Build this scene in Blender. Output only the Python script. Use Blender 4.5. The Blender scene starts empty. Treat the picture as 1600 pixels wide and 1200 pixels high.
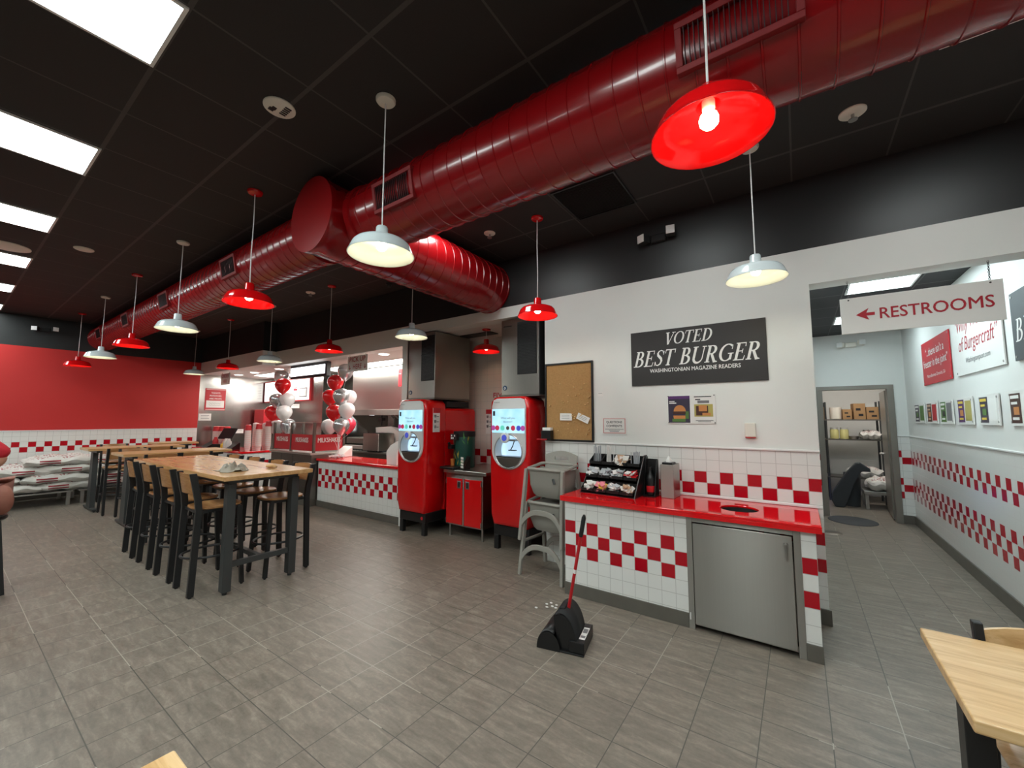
import bpy, bmesh, math, random
from mathutils import Vector, Matrix, noise as mnoise
random.seed(7)
PI = math.pi
C = bpy.context.scene.collection
sc = bpy.context.scene

# ---------------------------------------------------------------- camera, world, exposure
def cam_setup():
    yaw, pit, rol = [math.radians(a) for a in (-35.143, 4.936, 0.073)]
    f = Vector((math.sin(yaw) * math.cos(pit), math.cos(yaw) * math.cos(pit), math.sin(pit)))
    r0 = Vector((math.cos(yaw), -math.sin(yaw), 0)); u0 = r0.cross(f)
    r = r0 * math.cos(rol) + u0 * math.sin(rol); u = u0 * math.cos(rol) - r0 * math.sin(rol)
    cd = bpy.data.cameras.new('camera'); cd.sensor_width = 36.0; cd.lens = 36.0 * 634.0 / 1600.0
    cd.clip_start = 0.02; cd.clip_end = 100
    co = bpy.data.objects.new('camera', cd); C.objects.link(co)
    m = Matrix((r, u, -f)).transposed().to_4x4(); m.translation = (0, 0, 1.6)
    co.matrix_world = m; sc.camera = co
cam_setup()
w = bpy.data.worlds.new('world'); sc.world = w; w.use_nodes = True
w.node_tree.nodes['Background'].inputs[0].default_value = (0.9, 0.95, 1, 1)
w.node_tree.nodes['Background'].inputs[1].default_value = 0.0
sc.view_settings.view_transform = 'Standard'; sc.view_settings.look = 'None'
sc.view_settings.exposure = 1.35; sc.view_settings.gamma = 1.0; sc.view_settings.use_curve_mapping = False
sc.cycles.use_denoising = True
sc.cycles.max_bounces = 8; sc.cycles.diffuse_bounces = 5; sc.cycles.glossy_bounces = 4
sc.cycles.transmission_bounces = 6; sc.cycles.transparent_max_bounces = 8
sc.cycles.sample_clamp_indirect = 6.0
TROFFER = 7.5      # ceiling panels
BULB = 18.0        # pendant bulbs
KITCHEN = 7.0      # kitchen ceiling panels

# ---------------------------------------------------------------- materials
def lin(c):
    return tuple((x / 255 / 12.92) if x / 255 <= 0.04045 else ((x / 255 + 0.055) / 1.055) ** 2.4 for x in c[:3]) + (1.0,)
class NT:
    def __init__(s, name):
        s.m = bpy.data.materials.new(name); s.m.use_nodes = True
        s.t = s.m.node_tree; s.b = s.t.nodes['Principled BSDF']
    def new(s, k, **kw):
        n = s.t.nodes.new(k)
        for a, v in kw.items(): setattr(n, a, v)
        return n
    def put(s, sock, v):
        if isinstance(v, bpy.types.NodeSocket): s.t.links.new(v, sock)
        elif v is not None: sock.default_value = v
    def M(s, op, a, b=None, c=None):
        n = s.new('ShaderNodeMath', operation=op)
        s.put(n.inputs[0], a); s.put(n.inputs[1], b)
        if c is not None: s.put(n.inputs[2], c)
        return n.outputs[0]
    def mix(s, f, a, b):
        n = s.new('ShaderNodeMix', data_type='RGBA')
        s.put(n.inputs[0], f); s.put(n.inputs[6], a); s.put(n.inputs[7], b)
        return n.outputs[2]
    def obj(s):
        return s.new('ShaderNodeTexCoord').outputs['Object']
    def xyz(s, v=None):
        n = s.new('ShaderNodeSeparateXYZ'); s.put(n.inputs[0], v if v is not None else s.obj()); return n.outputs
    def scale(s, v, k):
        n = s.new('ShaderNodeMapping'); s.put(n.inputs[0], v); n.inputs[3].default_value = k; return n.outputs[0]
    def noise(s, v, sc_, det=3, rough=.5, out=0, dist=0):
        n = s.new('ShaderNodeTexNoise'); s.put(n.inputs['Vector'], v); n.inputs['Scale'].default_value = sc_
        n.inputs['Detail'].default_value = det; n.inputs['Roughness'].default_value = rough; n.inputs['Distortion'].default_value = dist
        return n.outputs[out]
    def ramp(s, f, stops):
        n = s.new('ShaderNodeValToRGB'); e = n.color_ramp.elements
        while len(e) < len(stops): e.new(.5)
        for q, (p, c) in zip(e, stops): q.position = p; q.color = c
        s.put(n.inputs[0], f); return n.outputs[0]
    def bump(s, h, st=.2, d=.01):
        n = s.new('ShaderNodeBump'); s.put(n.inputs['Height'], h); n.inputs['Strength'].default_value = st
        n.inputs['Distance'].default_value = d; s.put(s.b.inputs['Normal'], n.outputs[0])
    def fin(s, col=None, rough=.5, metal=0, coat=0, spec=None):
        s.put(s.b.inputs['Base Color'], col); s.put(s.b.inputs['Roughness'], rough)
        s.put(s.b.inputs['Metallic'], metal); s.b.inputs['Coat Weight'].default_value = coat
        if spec is not None: s.b.inputs['Specular IOR Level'].default_value = spec
        return s.m
def plain(name, rgb, rough=.5, metal=0, coat=0, spec=None):
    return NT(name).fin(lin(rgb), rough, metal, coat, spec)
def emit(name, rgb, st, base=(255, 255, 255)):
    n = NT(name); n.b.inputs['Emission Color'].default_value = lin(rgb); n.b.inputs['Emission Strength'].default_value = st
    return n.fin(lin(base), .5)
def mottled(name, a, b, scale_=6, rough=.5, bump=0, metal=0, stretch=(1, 1, 1)):
    n = NT(name); v = n.scale(n.obj(), stretch); f = n.noise(v, scale_, 4)
    if bump: n.bump(f, bump, .01)
    return n.fin(n.mix(f, lin(a), lin(b)), rough, metal)
def tile_mat(name, ax, u0, tu, z0, tz, rows, white=(226, 226, 222), red=(176, 12, 30), par=0, grout=(188, 186, 182), gw=.02):
    n = NT(name); p = n.xyz()
    u = n.M('DIVIDE', n.M('SUBTRACT', p[ax], u0), tu); v = n.M('DIVIDE', n.M('SUBTRACT', p[2], z0), tz)
    fu, fv = n.M('FRACT', u), n.M('FRACT', v); iu, iv = n.M('FLOOR', u), n.M('FLOOR', v)
    eu = n.M('GREATER_THAN', n.M('ABSOLUTE', n.M('SUBTRACT', fu, .5)), .5 - gw)
    ev = n.M('GREATER_THAN', n.M('ABSOLUTE', n.M('SUBTRACT', fv, .5)), .5 - gw)
    g = n.M('MAXIMUM', eu, ev)
    inb = None
    for r in rows:                                   # r = row index below z0 (-1 is the first row under it)
        t = n.M('COMPARE', iv, float(r), .4); inb = t if inb is None else n.M('MAXIMUM', inb, t)
    s = n.M('ADD', n.M('ADD', iu, iv), float(par) + 200.0)
    chk = n.M('LESS_THAN', n.M('MODULO', s, 2.0), .5)
    col = lin(white)
    if inb is not None: col = n.mix(n.M('MULTIPLY', inb, chk), lin(white), lin(red))
    col = n.mix(g, col, lin(grout))
    n.bump(n.M('SUBTRACT', 1.0, g), .25, .002)
    return n.fin(col, n.mix(g, (.16,) * 3 + (1,), (.6,) * 3 + (1,)))
def wood_mat(name, a, b, c, axis=0, rough=.35, sc_=1.0):
    n = NT(name); k = [9.0 * sc_] * 3; k[axis] = .9 * sc_
    v = n.scale(n.obj(), tuple(k)); f = n.noise(v, 2.2, 6, .6, dist=.6)
    k2 = [60.0 * sc_] * 3; k2[axis] = 2.0 * sc_
    f2 = n.noise(n.scale(n.obj(), tuple(k2)), 2.0, 3)
    col = n.ramp(f, [(.28, lin(a)), (.5, lin(b)), (.72, lin(c))])
    col = n.mix(n.M('MULTIPLY', n.M('GREATER_THAN', f2, .6), .25), col, lin(a))
    return n.fin(col, rough)
def steel_mat(name, rgb=(196, 194, 188), rough=.3, axis=2):
    n = NT(name); k = [90.0] * 3; k[axis] = 1.0
    f = n.noise(n.scale(n.obj(), tuple(k)), 1.0, 2)
    r = n.M('MULTIPLY_ADD', f, .08, rough - .04)
    return n.fin(n.mix(f, lin([q * .97 for q in rgb]), lin(rgb)), r, 1.0)
def floor_mat():
    n = NT('floor_tiles'); p = n.xyz()
    u = n.M('DIVIDE', n.M('SUBTRACT', p[0], .062), .3005); v = n.M('DIVIDE', n.M('SUBTRACT', p[1], .545), .303)
    fu, fv = n.M('FRACT', u), n.M('FRACT', v)
    g = n.M('MAXIMUM', n.M('GREATER_THAN', n.M('ABSOLUTE', n.M('SUBTRACT', fu, .5)), .4915),
            n.M('GREATER_THAN', n.M('ABSOLUTE', n.M('SUBTRACT', fv, .5)), .4915))
    cb = n.new('ShaderNodeCombineXYZ'); n.put(cb.inputs[0], n.M('FLOOR', u)); n.put(cb.inputs[1], n.M('FLOOR', v))
    wn = n.new('ShaderNodeTexWhiteNoise', noise_dimensions='3D'); n.put(wn.inputs['Vector'], cb.outputs[0])
    ad = n.new('ShaderNodeVectorMath', operation='MULTIPLY_ADD'); n.put(ad.inputs[0], wn.outputs['Color']); ad.inputs[1].default_value = (7, 7, 7); n.put(ad.inputs[2], n.obj())
    st = n.noise(n.scale(ad.outputs[0], (2.2, 9, 1)), 2.4, 7, .65, dist=.5)
    fine = n.noise(n.obj(), 45, 4, .7)
    f = n.M('ADD', n.M('MULTIPLY', st, .75), n.M('MULTIPLY', fine, .25))
    col = n.ramp(f, [(.3, lin((96, 88, 79))), (.52, lin((125, 115, 104))), (.7, lin((153, 141, 128)))])
    col = n.mix(n.M('MULTIPLY', wn.outputs['Value'], .12), col, lin((96, 93, 88)))
    gl = n.noise(n.obj(), .9, 2)
    gc = n.mix(n.M('GREATER_THAN', gl, .53), lin((78, 74, 68)), lin((160, 152, 140)))
    col = n.mix(g, col, gc)
    n.bump(n.M('SUBTRACT', n.M('MULTIPLY', f, .5), g), .12, .004)
    return n.fin(col, n.M('MULTIPLY_ADD', st, .18, .34))
def ceil_mat(name, x0, y0, px, py, tile=(34, 31, 30), bar=(72, 68, 65)):
    n = NT(name); p = n.xyz()
    fu = n.M('FRACT', n.M('DIVIDE', n.M('SUBTRACT', p[0], x0), px)); fv = n.M('FRACT', n.M('DIVIDE', n.M('SUBTRACT', p[1], y0), py))
    g = n.M('MAXIMUM', n.M('GREATER_THAN', n.M('ABSOLUTE', n.M('SUBTRACT', fu, .5)), .49),
            n.M('GREATER_THAN', n.M('ABSOLUTE', n.M('SUBTRACT', fv, .5)), .48))
    f = n.noise(n.obj(), 120, 3)
    col = n.mix(g, n.mix(f, lin(tile), lin([c + 8 for c in tile])), lin(bar))
    n.bump(n.M('ADD', n.M('MULTIPLY', f, .3), g), .3, .004)
    return n.fin(col, .75)
RED = (196, 14, 18)
M = {}
M['floor'] = floor_mat()
M['ceiling'] = ceil_mat('ceiling_tiles', -2.39, .592, .61, .61)
M['ceiling_hall'] = ceil_mat('hall_ceiling_tiles', .48, 4.7, .61, .61, (38, 38, 40), (80, 80, 80))
M['white_paint'] = mottled('white_paint', (222, 222, 218), (228, 228, 224), 3, .55)
M['ceiling_white'] = plain('white_ceiling', (214, 208, 202), .6)
M['black_paint'] = mottled('black_paint', (30, 31, 32), (40, 42, 43), 2.2, .42, .1)
M['red_paint'] = mottled('red_paint', (190, 36, 34), (196, 40, 38), 2, .5)
M['base_tile'] = mottled('base_tile', (86, 82, 76), (104, 100, 92), 9, .4)
M['tile_back'] = tile_mat('tile_back', 0, -.824, .108, 1.122, .104, (-1, -2, -5, -6, -7), par=1)
M['tile_left'] = tile_mat('tile_left', 1, .900, .107, 1.14, .104, (-1, -2, -5, -6, -7), par=1)
M['tile_right'] = tile_mat('tile_right', 1, 4.880, .112, 1.118, .1055, (-1, -2, -5, -6, -7), par=1)
M['tile_hall'] = tile_mat('tile_hall', 0, 1.29, .108, 1.118, .1055, (-1, -2, -5, -6, -7), par=0)
M['tile_alcove'] = tile_mat('tile_alcove', 0, -4.30, .13, 1.128, .107, (-1, -2), white=(216, 208, 200), par=1)
M['tile_counter'] = tile_mat('tile_counter', 0, -1.834, .1085, .667, .109, (-1, -2, -3), par=1)
M['tile_pier'] = tile_mat('tile_pier', 0, -.030, .1085, .667, .109, (-1, -2, -3), par=1)
M['tile_counter_side'] = tile_mat('tile_counter_side', 1, 3.47, .109, .667, .109, (-1, -2, -3), par=1)
M['tile_service'] = tile_mat('tile_service', 0, -7.33, .1115, .69, .1125, (-1, -2, -3), par=1)
M['tile_order'] = tile_mat('tile_order', 1, 3.8, .11, .70, .11, (-1, -2, -3), par=1)
M['red_gloss'] = plain('red_gloss', (205, 12, 16), .12, coat=.3)
M['red_top'] = plain('red_top', (222, 14, 22), .08, coat=.4)
M['duct_red'] = plain('duct_red', (138, 8, 14), .24, coat=.3)
M['duct_rough'] = plain('duct_rough', (128, 8, 14), .6)
M['duct_dark'] = plain('duct_dark', (40, 4, 8), .5)
M['steel'] = steel_mat('brushed_steel', (172, 169, 162), rough=.34); _s = M['steel'].node_tree; _v = _s.nodes.new('ShaderNodeCombineXYZ'); _v.inputs[2].default_value = 1; _pb = _s.nodes['Principled BSDF']; _s.links.new(_v.outputs[0], _pb.inputs['Tangent']); _pb.inputs['Anisotropic'].default_value = .95
M['steel_wall'] = steel_mat('steel_wall_sheet', (188, 188, 184), .2)
M['steel_x'] = steel_mat('brushed_steel_across', axis=0)
M['steel_dark'] = steel_mat('dull_steel', (128, 124, 118), .4)
M['frame_gray'] = plain('frame_gray', (136, 130, 122), .35, .4)
M['added_dark_glass'] = plain('added_dark_glass', (14, 15, 18), .06)  # for the unseen panes added to dim what the steel reflects
M['alu'] = plain('aluminium', (175, 172, 168), .35, 1)
M['black_metal'] = plain('black_metal', (36, 36, 37), .4, .2)
M['black'] = plain('black_plastic', (22, 22, 23), .35)
M['black_mat'] = plain('black_matte', (26, 26, 27), .75)
M['gray_metal'] = plain('gray_metal', (66, 68, 68), .45, .3)
M['wood'] = wood_mat('oak_laminate', (176, 130, 82), (196, 152, 102), (210, 170, 122), 0, .2)
M['wood_y'] = wood_mat('oak_laminate_along', (184, 138, 90), (200, 158, 108), (214, 176, 126), 1, .3)
M['wood_seat'] = wood_mat('oak_seat', (146, 100, 60), (168, 120, 76), (184, 138, 92), 0, .25)
M['wood_pale'] = wood_mat('pale_oak', (190, 144, 90), (220, 182, 130), (236, 204, 158), 0, .3, 1.1)
M['white'] = plain('white_plastic', (232, 232, 230), .3)
M['white_gloss'] = plain('white_enamel', (205, 214, 216), .15, coat=.3)
M['cream'] = plain('cream_plastic', (226, 220, 208), .4)
M['cup_paper'] = NT('cup_paper'); _c = M['cup_paper']; _q = _c.xyz()[2]; M['cup_paper'] = _c.fin(_c.mix(_c.M('LESS_THAN', _c.M('FRACT', _c.M('DIVIDE', _q, .021)), .3), lin((236, 232, 228)), lin((222, 150, 146))), .6)
M['paper'] = plain('white_paper', (232, 230, 226), .7)
M['gray_plastic'] = mottled('gray_plastic', (146, 143, 135), (156, 153, 145), 4, .45)
M['sign_black'] = plain('sign_black', (46, 42, 41), .45)
M['sign_gray'] = plain('sign_dark_gray', (72, 76, 78), .5)
M['sign_white'] = plain('sign_white', (226, 224, 220), .45)
M['sign_red'] = plain('sign_red', (188, 32, 42), .45)
M['ink_white'] = plain('ink_white', (236, 234, 230), .5)
M['ink_red'] = plain('ink_red', (172, 20, 40), .5)
M['ink_black'] = plain('ink_black', (34, 32, 34), .5)
M['ink_gray'] = plain('ink_gray', (120, 118, 120), .5)
M['panel'] = emit('light_panel', (241, 252, 250), TROFFER); M['panel_hall'] = emit('hall_light_panel', (228, 250, 255), TROFFER * .8)
M['panel_kitchen'] = emit('kitchen_light_panel', (255, 250, 242), KITCHEN)
M['bulb'] = emit('bulb', (255, 234, 190), BULB)
M['cord'] = plain('white_cord', (222, 220, 218), .4)
M['glass'] = NT('clear_glass').m
_g = M['glass'].node_tree.nodes['Principled BSDF']; _g.inputs['Transmission Weight'].default_value = 1; _g.inputs['Roughness'].default_value = .02; _g.inputs['IOR'].default_value = 1.05
M['card'] = mottled('cardboard', (150, 116, 78), (166, 130, 90), 5, .8)
M['cork'] = mottled('cork', (150, 112, 66), (184, 142, 90), 60, .85, .3)
M['rubber'] = mottled('rubber_mat', (44, 48, 52), (58, 62, 66), 8, .6)
M['skin'] = plain('skin', (196, 140, 116), .5)
M['trousers'] = mottled('brown_trousers', (140, 88, 74), (158, 102, 86), 14, .7, .2)
M['shirt'] = mottled('red_shirt', (178, 22, 38), (192, 30, 46), 12, .75, .2)
M['hair'] = plain('dark_hair', (40, 30, 26), .6)

# ---------------------------------------------------------------- mesh helpers
class MB:
    def __init__(s): s.bm = bmesh.new(); s.mi = 0
    def _f(s, vs, flip=False):
        try:
            f = s.bm.faces.new(vs[::-1] if flip else vs); f.material_index = s.mi; return f
        except ValueError: return None
    def box(s, x0, x1, y0, y1, z0, z1, mi=None):
        if mi is not None: s.mi = mi
        v = [s.bm.verts.new(p) for p in ((x0, y0, z0), (x1, y0, z0), (x1, y1, z0), (x0, y1, z0), (x0, y0, z1), (x1, y0, z1), (x1, y1, z1), (x0, y1, z1))]
        for q in ((3, 2, 1, 0), (4, 5, 6, 7), (0, 1, 5, 4), (1, 2, 6, 5), (2, 3, 7, 6), (3, 0, 4, 7)): s._f([v[i] for i in q])
        return s
    def quad(s, *p):
        s._f([s.bm.verts.new(q) for q in p]); return s
    def rings(s, rings, cap0=True, cap1=True, closed=True):
        R = [[s.bm.verts.new(p) for p in r] for r in rings]
        n = len(R[0])
        for a, b in zip(R, R[1:]):
            for i in range(n if closed else n - 1):
                j = (i + 1) % n; s._f([a[i], a[j], b[j], b[i]])
        if cap0: s._f(R[0][::-1])
        if cap1: s._f(R[-1])
        return s
    def bar(s, p0, p1, wx, wy, up=(0, 0, 1)):
        """square bar between two points"""
        p0, p1 = Vector(p0), Vector(p1); d = (p1 - p0).normalized(); u = Vector(up)
        if abs(d.dot(u)) > .95: u = Vector((0, 1, 0))
        a = d.cross(u).normalized() * wx / 2; b = a.cross(d).normalized() * wy / 2
        return s.rings([[p - a - b, p + a - b, p + a + b, p - a + b] for p in (p0, p1)])
    def tube(s, pts, r, n=10, closed=False):
        pts = [Vector(p) for p in pts]; R = []; m = len(pts)
        rr = r if isinstance(r, (list, tuple)) else [r] * m
        t0 = None; a = None
        for i, p in enumerate(pts):
            if closed: t = (pts[(i + 1) % m] - pts[i - 1])
            else: t = pts[min(i + 1, m - 1)] - pts[max(i - 1, 0)]
            t.normalize()
            if a is None:
                u = Vector((0, 0, 1)) if abs(t.z) < .9 else Vector((1, 0, 0)); a = t.cross(u).normalized()
            else:
                a = (a - t * a.dot(t)).normalized()
            b = t.cross(a)
            R.append([p + (a * math.cos(2 * PI * k / n) + b * math.sin(2 * PI * k / n)) * rr[i] for k in range(n)])
        if closed: R.append(R[0]); return s.rings(R, False, False)
        return s.rings(R)
    def cyl(s, p0, p1, r0, r1=None, n=20):
        return s.tube([p0, p1], [r0, r0 if r1 is None else r1], n)
    def lathe(s, prof, c=(0, 0, 0), axis=2, n=32, cap0=False, cap1=False):
        R = []
        for r, h in prof:
            ring = []
            for k in range(n):
                a = 2 * PI * k / n; x, y = r * math.cos(a), r * math.sin(a)
                q = {2: (x, y, h), 0: (h, x, y), 1: (y, h, x)}[axis]
                ring.append((c[0] + q[0], c[1] + q[1], c[2] + q[2]))
            R.append(ring)
        return s.rings(R, cap0, cap1)
    def prism(s, poly, a0, a1, axis=1):
        """2D outline extruded along axis; axis 1: (x,z), 0: (y,z), 2: (x,y)"""
        mk = {1: lambda p, a: (p[0], a, p[1]), 0: lambda p, a: (a, p[0], p[1]), 2: lambda p, a: (p[0], p[1], a)}[axis]
        return s.rings([[mk(p, a) for p in poly] for a in (a0, a1)])
    def ball(s, c, r, n=16, m=10, sq=(1, 1, 1)):
        R = []
        for j in range(1, m):
            t = PI * j / m
            R.append([(c[0] + r * sq[0] * math.sin(t) * math.cos(2 * PI * k / n), c[1] + r * sq[1] * math.sin(t) * math.sin(2 * PI * k / n), c[2] - r * sq[2] * math.cos(t)) for k in range(n)])
        return s.rings(R)
    def build(s, name, mats, parent=None, smooth=False, bevel=0, seg=2, loc=None):
        bmesh.ops.recalc_face_normals(s.bm, faces=s.bm.faces)
        me = bpy.data.meshes.new(name); s.bm.to_mesh(me); s.bm.free()
        o = bpy.data.objects.new(name, me); C.objects.link(o)
        for m_ in (mats if isinstance(mats, (list, tuple)) else [mats]): me.materials.append(M[m_] if isinstance(m_, str) else m_)
        if smooth:
            for p in me.polygons: p.use_smooth = True
            me.set_sharp_from_angle(angle=math.radians(40))
        if bevel:
            b = o.modifiers.new('bevel', 'BEVEL'); b.width = bevel; b.segments = seg; b.limit_method = 'ANGLE'; b.angle_limit = math.radians(50)
        if parent is not None: o.parent = parent
        if loc: o.location = loc
        return o
def tag(o, label=None, cat=None, group=None, kind=None):
    if label: o['label'] = label
    if cat: o['category'] = cat
    if group: o['group'] = group
    if kind: o['kind'] = kind
    return o
def thing(name, label, cat, loc=(0, 0, 0), rz=0, group=None):
    o = bpy.data.objects.new(name, None); C.objects.link(o); o.empty_display_size = .1
    o.location = loc; o.rotation_euler = (0, 0, rz); return tag(o, label, cat, group)
def dup(root, loc, rz=None, label=None, group=None):
    r = root.copy(); C.objects.link(r); r.location = loc
    if rz is not None: r.rotation_euler = (0, 0, rz)
    tag(r, label, None, group)
    for ch in list(root.children):
        c = ch.copy(); C.objects.link(c); c.parent = r
        for g in list(ch.children):
            d = g.copy(); C.objects.link(d); d.parent = c
    return r
def struct(mb, name, mats, bevel=0):
    return tag(mb.build(name, mats, bevel=bevel), kind='structure')

# ---------------------------------------------------------------- lettering (flat letters facing -y, in x/z)
def text(parent, s, x, z, y, h, mat, w=None, bold=0.0, shear=0.0, align='CENTER', space=1.0, name='lettering', t=.002):
    cu = bpy.data.curves.new('txt', 'FONT'); cu.body = s; cu.align_x = align; cu.size = 1
    cu.shear = shear; cu.space_character = space; cu.resolution_u = 3
    to = bpy.data.objects.new('txt', cu); C.objects.link(to)
    dg = bpy.context.evaluated_depsgraph_get(); me = bpy.data.meshes.new_from_object(to.evaluated_get(dg))
    bpy.data.objects.remove(to); bpy.data.curves.remove(cu)
    xs = [v.co.x for v in me.vertices] or [0, 1]; wid = max(xs) - min(xs)
    kz = h / .69; kx = (w / wid) if w else kz
    x0 = {'CENTER': (max(xs) + min(xs)) / 2, 'LEFT': min(xs), 'RIGHT': max(xs)}[align]
    for v in me.vertices: v.co = (x + (v.co.x - x0) * kx, y, z + v.co.y * kz)
    if bold:
        k = bold * h * .8
        vs = [tuple(v.co) for v in me.vertices]; fs = [tuple(p.vertices) for p in me.polygons]; V2, F2 = [], []
        for j, (dx, dz) in enumerate(((0, 0), (-k, 0), (k, 0), (0, k), (0, -k))):
            b0 = len(V2); V2 += [(a + dx, b - .0002 * j, c + dz) for a, b, c in vs]; F2 += [tuple(i + b0 for i in f) for f in fs]
        bpy.data.meshes.remove(me); me = bpy.data.meshes.new(name); me.from_pydata(V2, [], F2)
    me.materials.clear(); me.materials.append(M[mat]); me.name = name
    o = bpy.data.objects.new(name, me); C.objects.link(o); o.parent = parent
    return o
def stroke(mb, pts, wid, y, X):
    """variable width flat stroke; X maps (u,v)->(x,z)"""
    L, R_ = [], []
    m = len(pts); ws = wid if isinstance(wid, (list, tuple)) else [wid] * m
    for i in range(m):
        a = Vector(pts[max(i - 1, 0)]); b = Vector(pts[min(i + 1, m - 1)]); d = (b - a).normalized(); n = Vector((-d.y, d.x)) * ws[i] / 2
        p = Vector(pts[i]); L.append(p + n); R_.append(p - n)
    for i in range(m - 1):
        q = [L[i], L[i + 1], R_[i + 1], R_[i]]
        mb._f([mb.bm.verts.new((X(p)[0], y, X(p)[1])) for p in q])
def arc(cx, cy, rx, ry, a0, a1, n=20):
    return [(cx + rx * math.cos(math.radians(a0 + (a1 - a0) * i / n)), cy + ry * math.sin(math.radians(a0 + (a1 - a0) * i / n))) for i in range(n + 1)]
def serif_glyph(ch):
    """bold roman capitals as strokes: list of (points, widths), advance width"""
    S, h = .17, .055
    def st(x, y0=0, y1=1): return [([(x, y0), (x, y1)], S), ([(x - .17, y0 + h / 2), (x + .17, y0 + h / 2)], h), ([(x - .17, y1 - h / 2), (x + .17, y1 - h / 2)], h)]
    def bowl(cx, cy, rx, ry, a0=-90, a1=90, n=18):
        p = arc(cx, cy, rx, ry, a0, a1, n); return (p, [h + (S - h) * abs(math.cos(math.radians(a0 + (a1 - a0) * i / n))) ** 1.5 for i in range(n + 1)])
    if ch == 'T': return [([(.36, 0), (.36, 1)], S), ([(.2, h / 2), (.52, h / 2)], h), ([(.0, 1 - h / 2), (.72, 1 - h / 2)], h * 1.2), ([(.02, 1), (.0, .76)], .05), ([(.70, 1), (.72, .76)], .05)], .76
    if ch == 'E': return st(.18) + [([(.1, 1 - h / 2), (.62, 1 - h / 2)], h), ([(.6, 1), (.63, .77)], .05), ([(.1, h / 2), (.66, h / 2)], h), ([(.64, 0), (.68, .25)], .05), ([(.2, .52), (.5, .52)], h), ([(.49, .40), (.49, .64)], .05)], .74
    if ch == 'D': return st(.18) + [bowl(.3, .5, .43, .472), ([(.1, 1 - h / 2), (.3, 1 - h / 2)], h), ([(.1, h / 2), (.3, h / 2)], h)], .88
    if ch == 'B': return st(.18) + [bowl(.33, .755, .22, .218), bowl(.34, .27, .3, .242), ([(.1, .972), (.34, .972)], h), ([(.1, .525), (.34, .525)], h), ([(.1, .028), (.34, .028)], h)], .76
    if ch == 'R': return st(.18) + [bowl(.34, .735, .26, .237), ([(.1, .972), (.35, .972)], h), ([(.1, .5), (.35, .5)], h), ([(.38, .5), (.66, .03), (.86, .02)], [.15, .17, .04])], .86
    if ch == 'O': return [bowl(.45, .5, .38, .475, 0, 360, 40)], .92
    if ch == 'V': return [([(.15, 1), (.42, 0)], .17), ([(.75, 1), (.43, 0)], .065), ([(0, .972), (.34, .972)], h), ([(.58, .972), (.92, .972)], h)], .84
    if ch == 'U': return [([(.17, 1), (.17, .32)], S), ([(0, .972), (.35, .972)], h), ([(.62, .972), (.92, .972)], h), ([(.76, 1), (.76, .32)], .065), (arc(.465, .32, .295, .29, 180, 360, 18), [S - (S - .065) * i / 18 for i in range(19)])], .92
    if ch == 'S': return [([(.58, .93), (.575, .70)], .045), ([(.55, .80), (.48, .93), (.33, .968), (.19, .92), (.13, .80), (.17, .67), (.32, .56), (.46, .45), (.52, .31), (.47, .13), (.31, .035), (.15, .07), (.06, .26)], [.05, .05, .06, .08, .13, .15, .16, .16, .15, .12, .07, .055, .05]), ([(.055, .02), (.05, .28)], .045)], .66
    if ch == 'G': return [(arc(.47, .5, .40, .472, 50, 322, 30), [h + (S - h) * abs(math.cos(math.radians(50 + 272 * i / 30))) ** 1.3 for i in range(31)]), ([(.76, .92), (.77, .68)], .05), ([(.76, .45), (.76, .08)], S * .9), ([(.56, .44), (.92, .44)], h)], .92
    return [], .34
def serif_text(parent, s, x0, x1, z0, h, y, mat, shear=.2):
    mb = MB(); cur = 0; G = []
    for ch in s:
        g, a = serif_glyph(ch); G.append((g, cur)); cur += a + .05
    k = (x1 - x0 - shear * h) / max(cur - .05, .1)
    for g, c0 in G:
        for j, (pts, wd) in enumerate(g):
            stroke(mb, pts, wd, y - .0002 * j, lambda p, c0=c0: (x0 + (p[0] + c0) * k + shear * h * p[1], z0 + p[1] * h))
    return mb.build('lettering', mat, parent)
# ================================================================ SETTING
XL, XR, YF, YB, ZC = -12.5, 2.7, -3.6, 4.13, 3.65
struct(MB().box(XL - .1, XR + .1, YF - .1, 12.6, -.1, 0), 'floor', 'floor')
struct(MB().box(XL - .1, XR + .1, YF - .1, YB + .02, ZC, ZC + .1), 'ceiling', 'ceiling')
def wall_x(name, x, th, y0, y1, zones):          # wall in a plane x = const
    mb = MB(); mats = []
    for i, (z0, z1, m) in enumerate(zones): mb.box(min(x, x + th), max(x, x + th), y0, y1, z0, z1, i); mats.append(m)
    return struct(mb, name, mats)
def wall_y(name, y, th, x0, x1, zones):
    mb = MB(); mats = []
    for i, (z0, z1, m) in enumerate(zones): mb.box(x0, x1, min(y, y + th), max(y, y + th), z0, z1, i); mats.append(m)
    return struct(mb, name, mats)
wall_x('wall_left', XL, -.1, YF, 3.87, [(0, 1.36, 'tile_left'), (1.36, 3.03, 'red_paint'), (3.03, ZC, 'black_paint')])
wall_x('wall_kitchen_left', XL, -.1, 3.87, 6.7, [(0, 2.9, 'steel_wall')])
wall_y('wall_back', YB, .14, -2.43, .125, [(0, 1.34, 'tile_back'), (1.34, 3.03, 'white_paint'), (3.03, ZC, 'black_paint')])
wall_y('wall_back_over_hall', YB, .2, .125, XR, [(2.725, 3.03, 'white_paint'), (3.03, ZC, 'black_paint')])
wall_y('wall_back_over_alcove', YB, .2, -4.86, -2.43, [(2.89, 3.03, 'white_paint'), (3.03, ZC, 'black_paint')])
wall_y('wall_back_over_pickup', YB, .2, -9.1, -4.99, [(2.73, 3.03, 'white_paint'), (3.03, ZC, 'black_paint')])
wall_y('wall_back_over_order', 3.87, .46, XL, -9.1, [(2.73, 3.03, 'white_paint'), (3.03, ZC, 'black_paint')])
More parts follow.
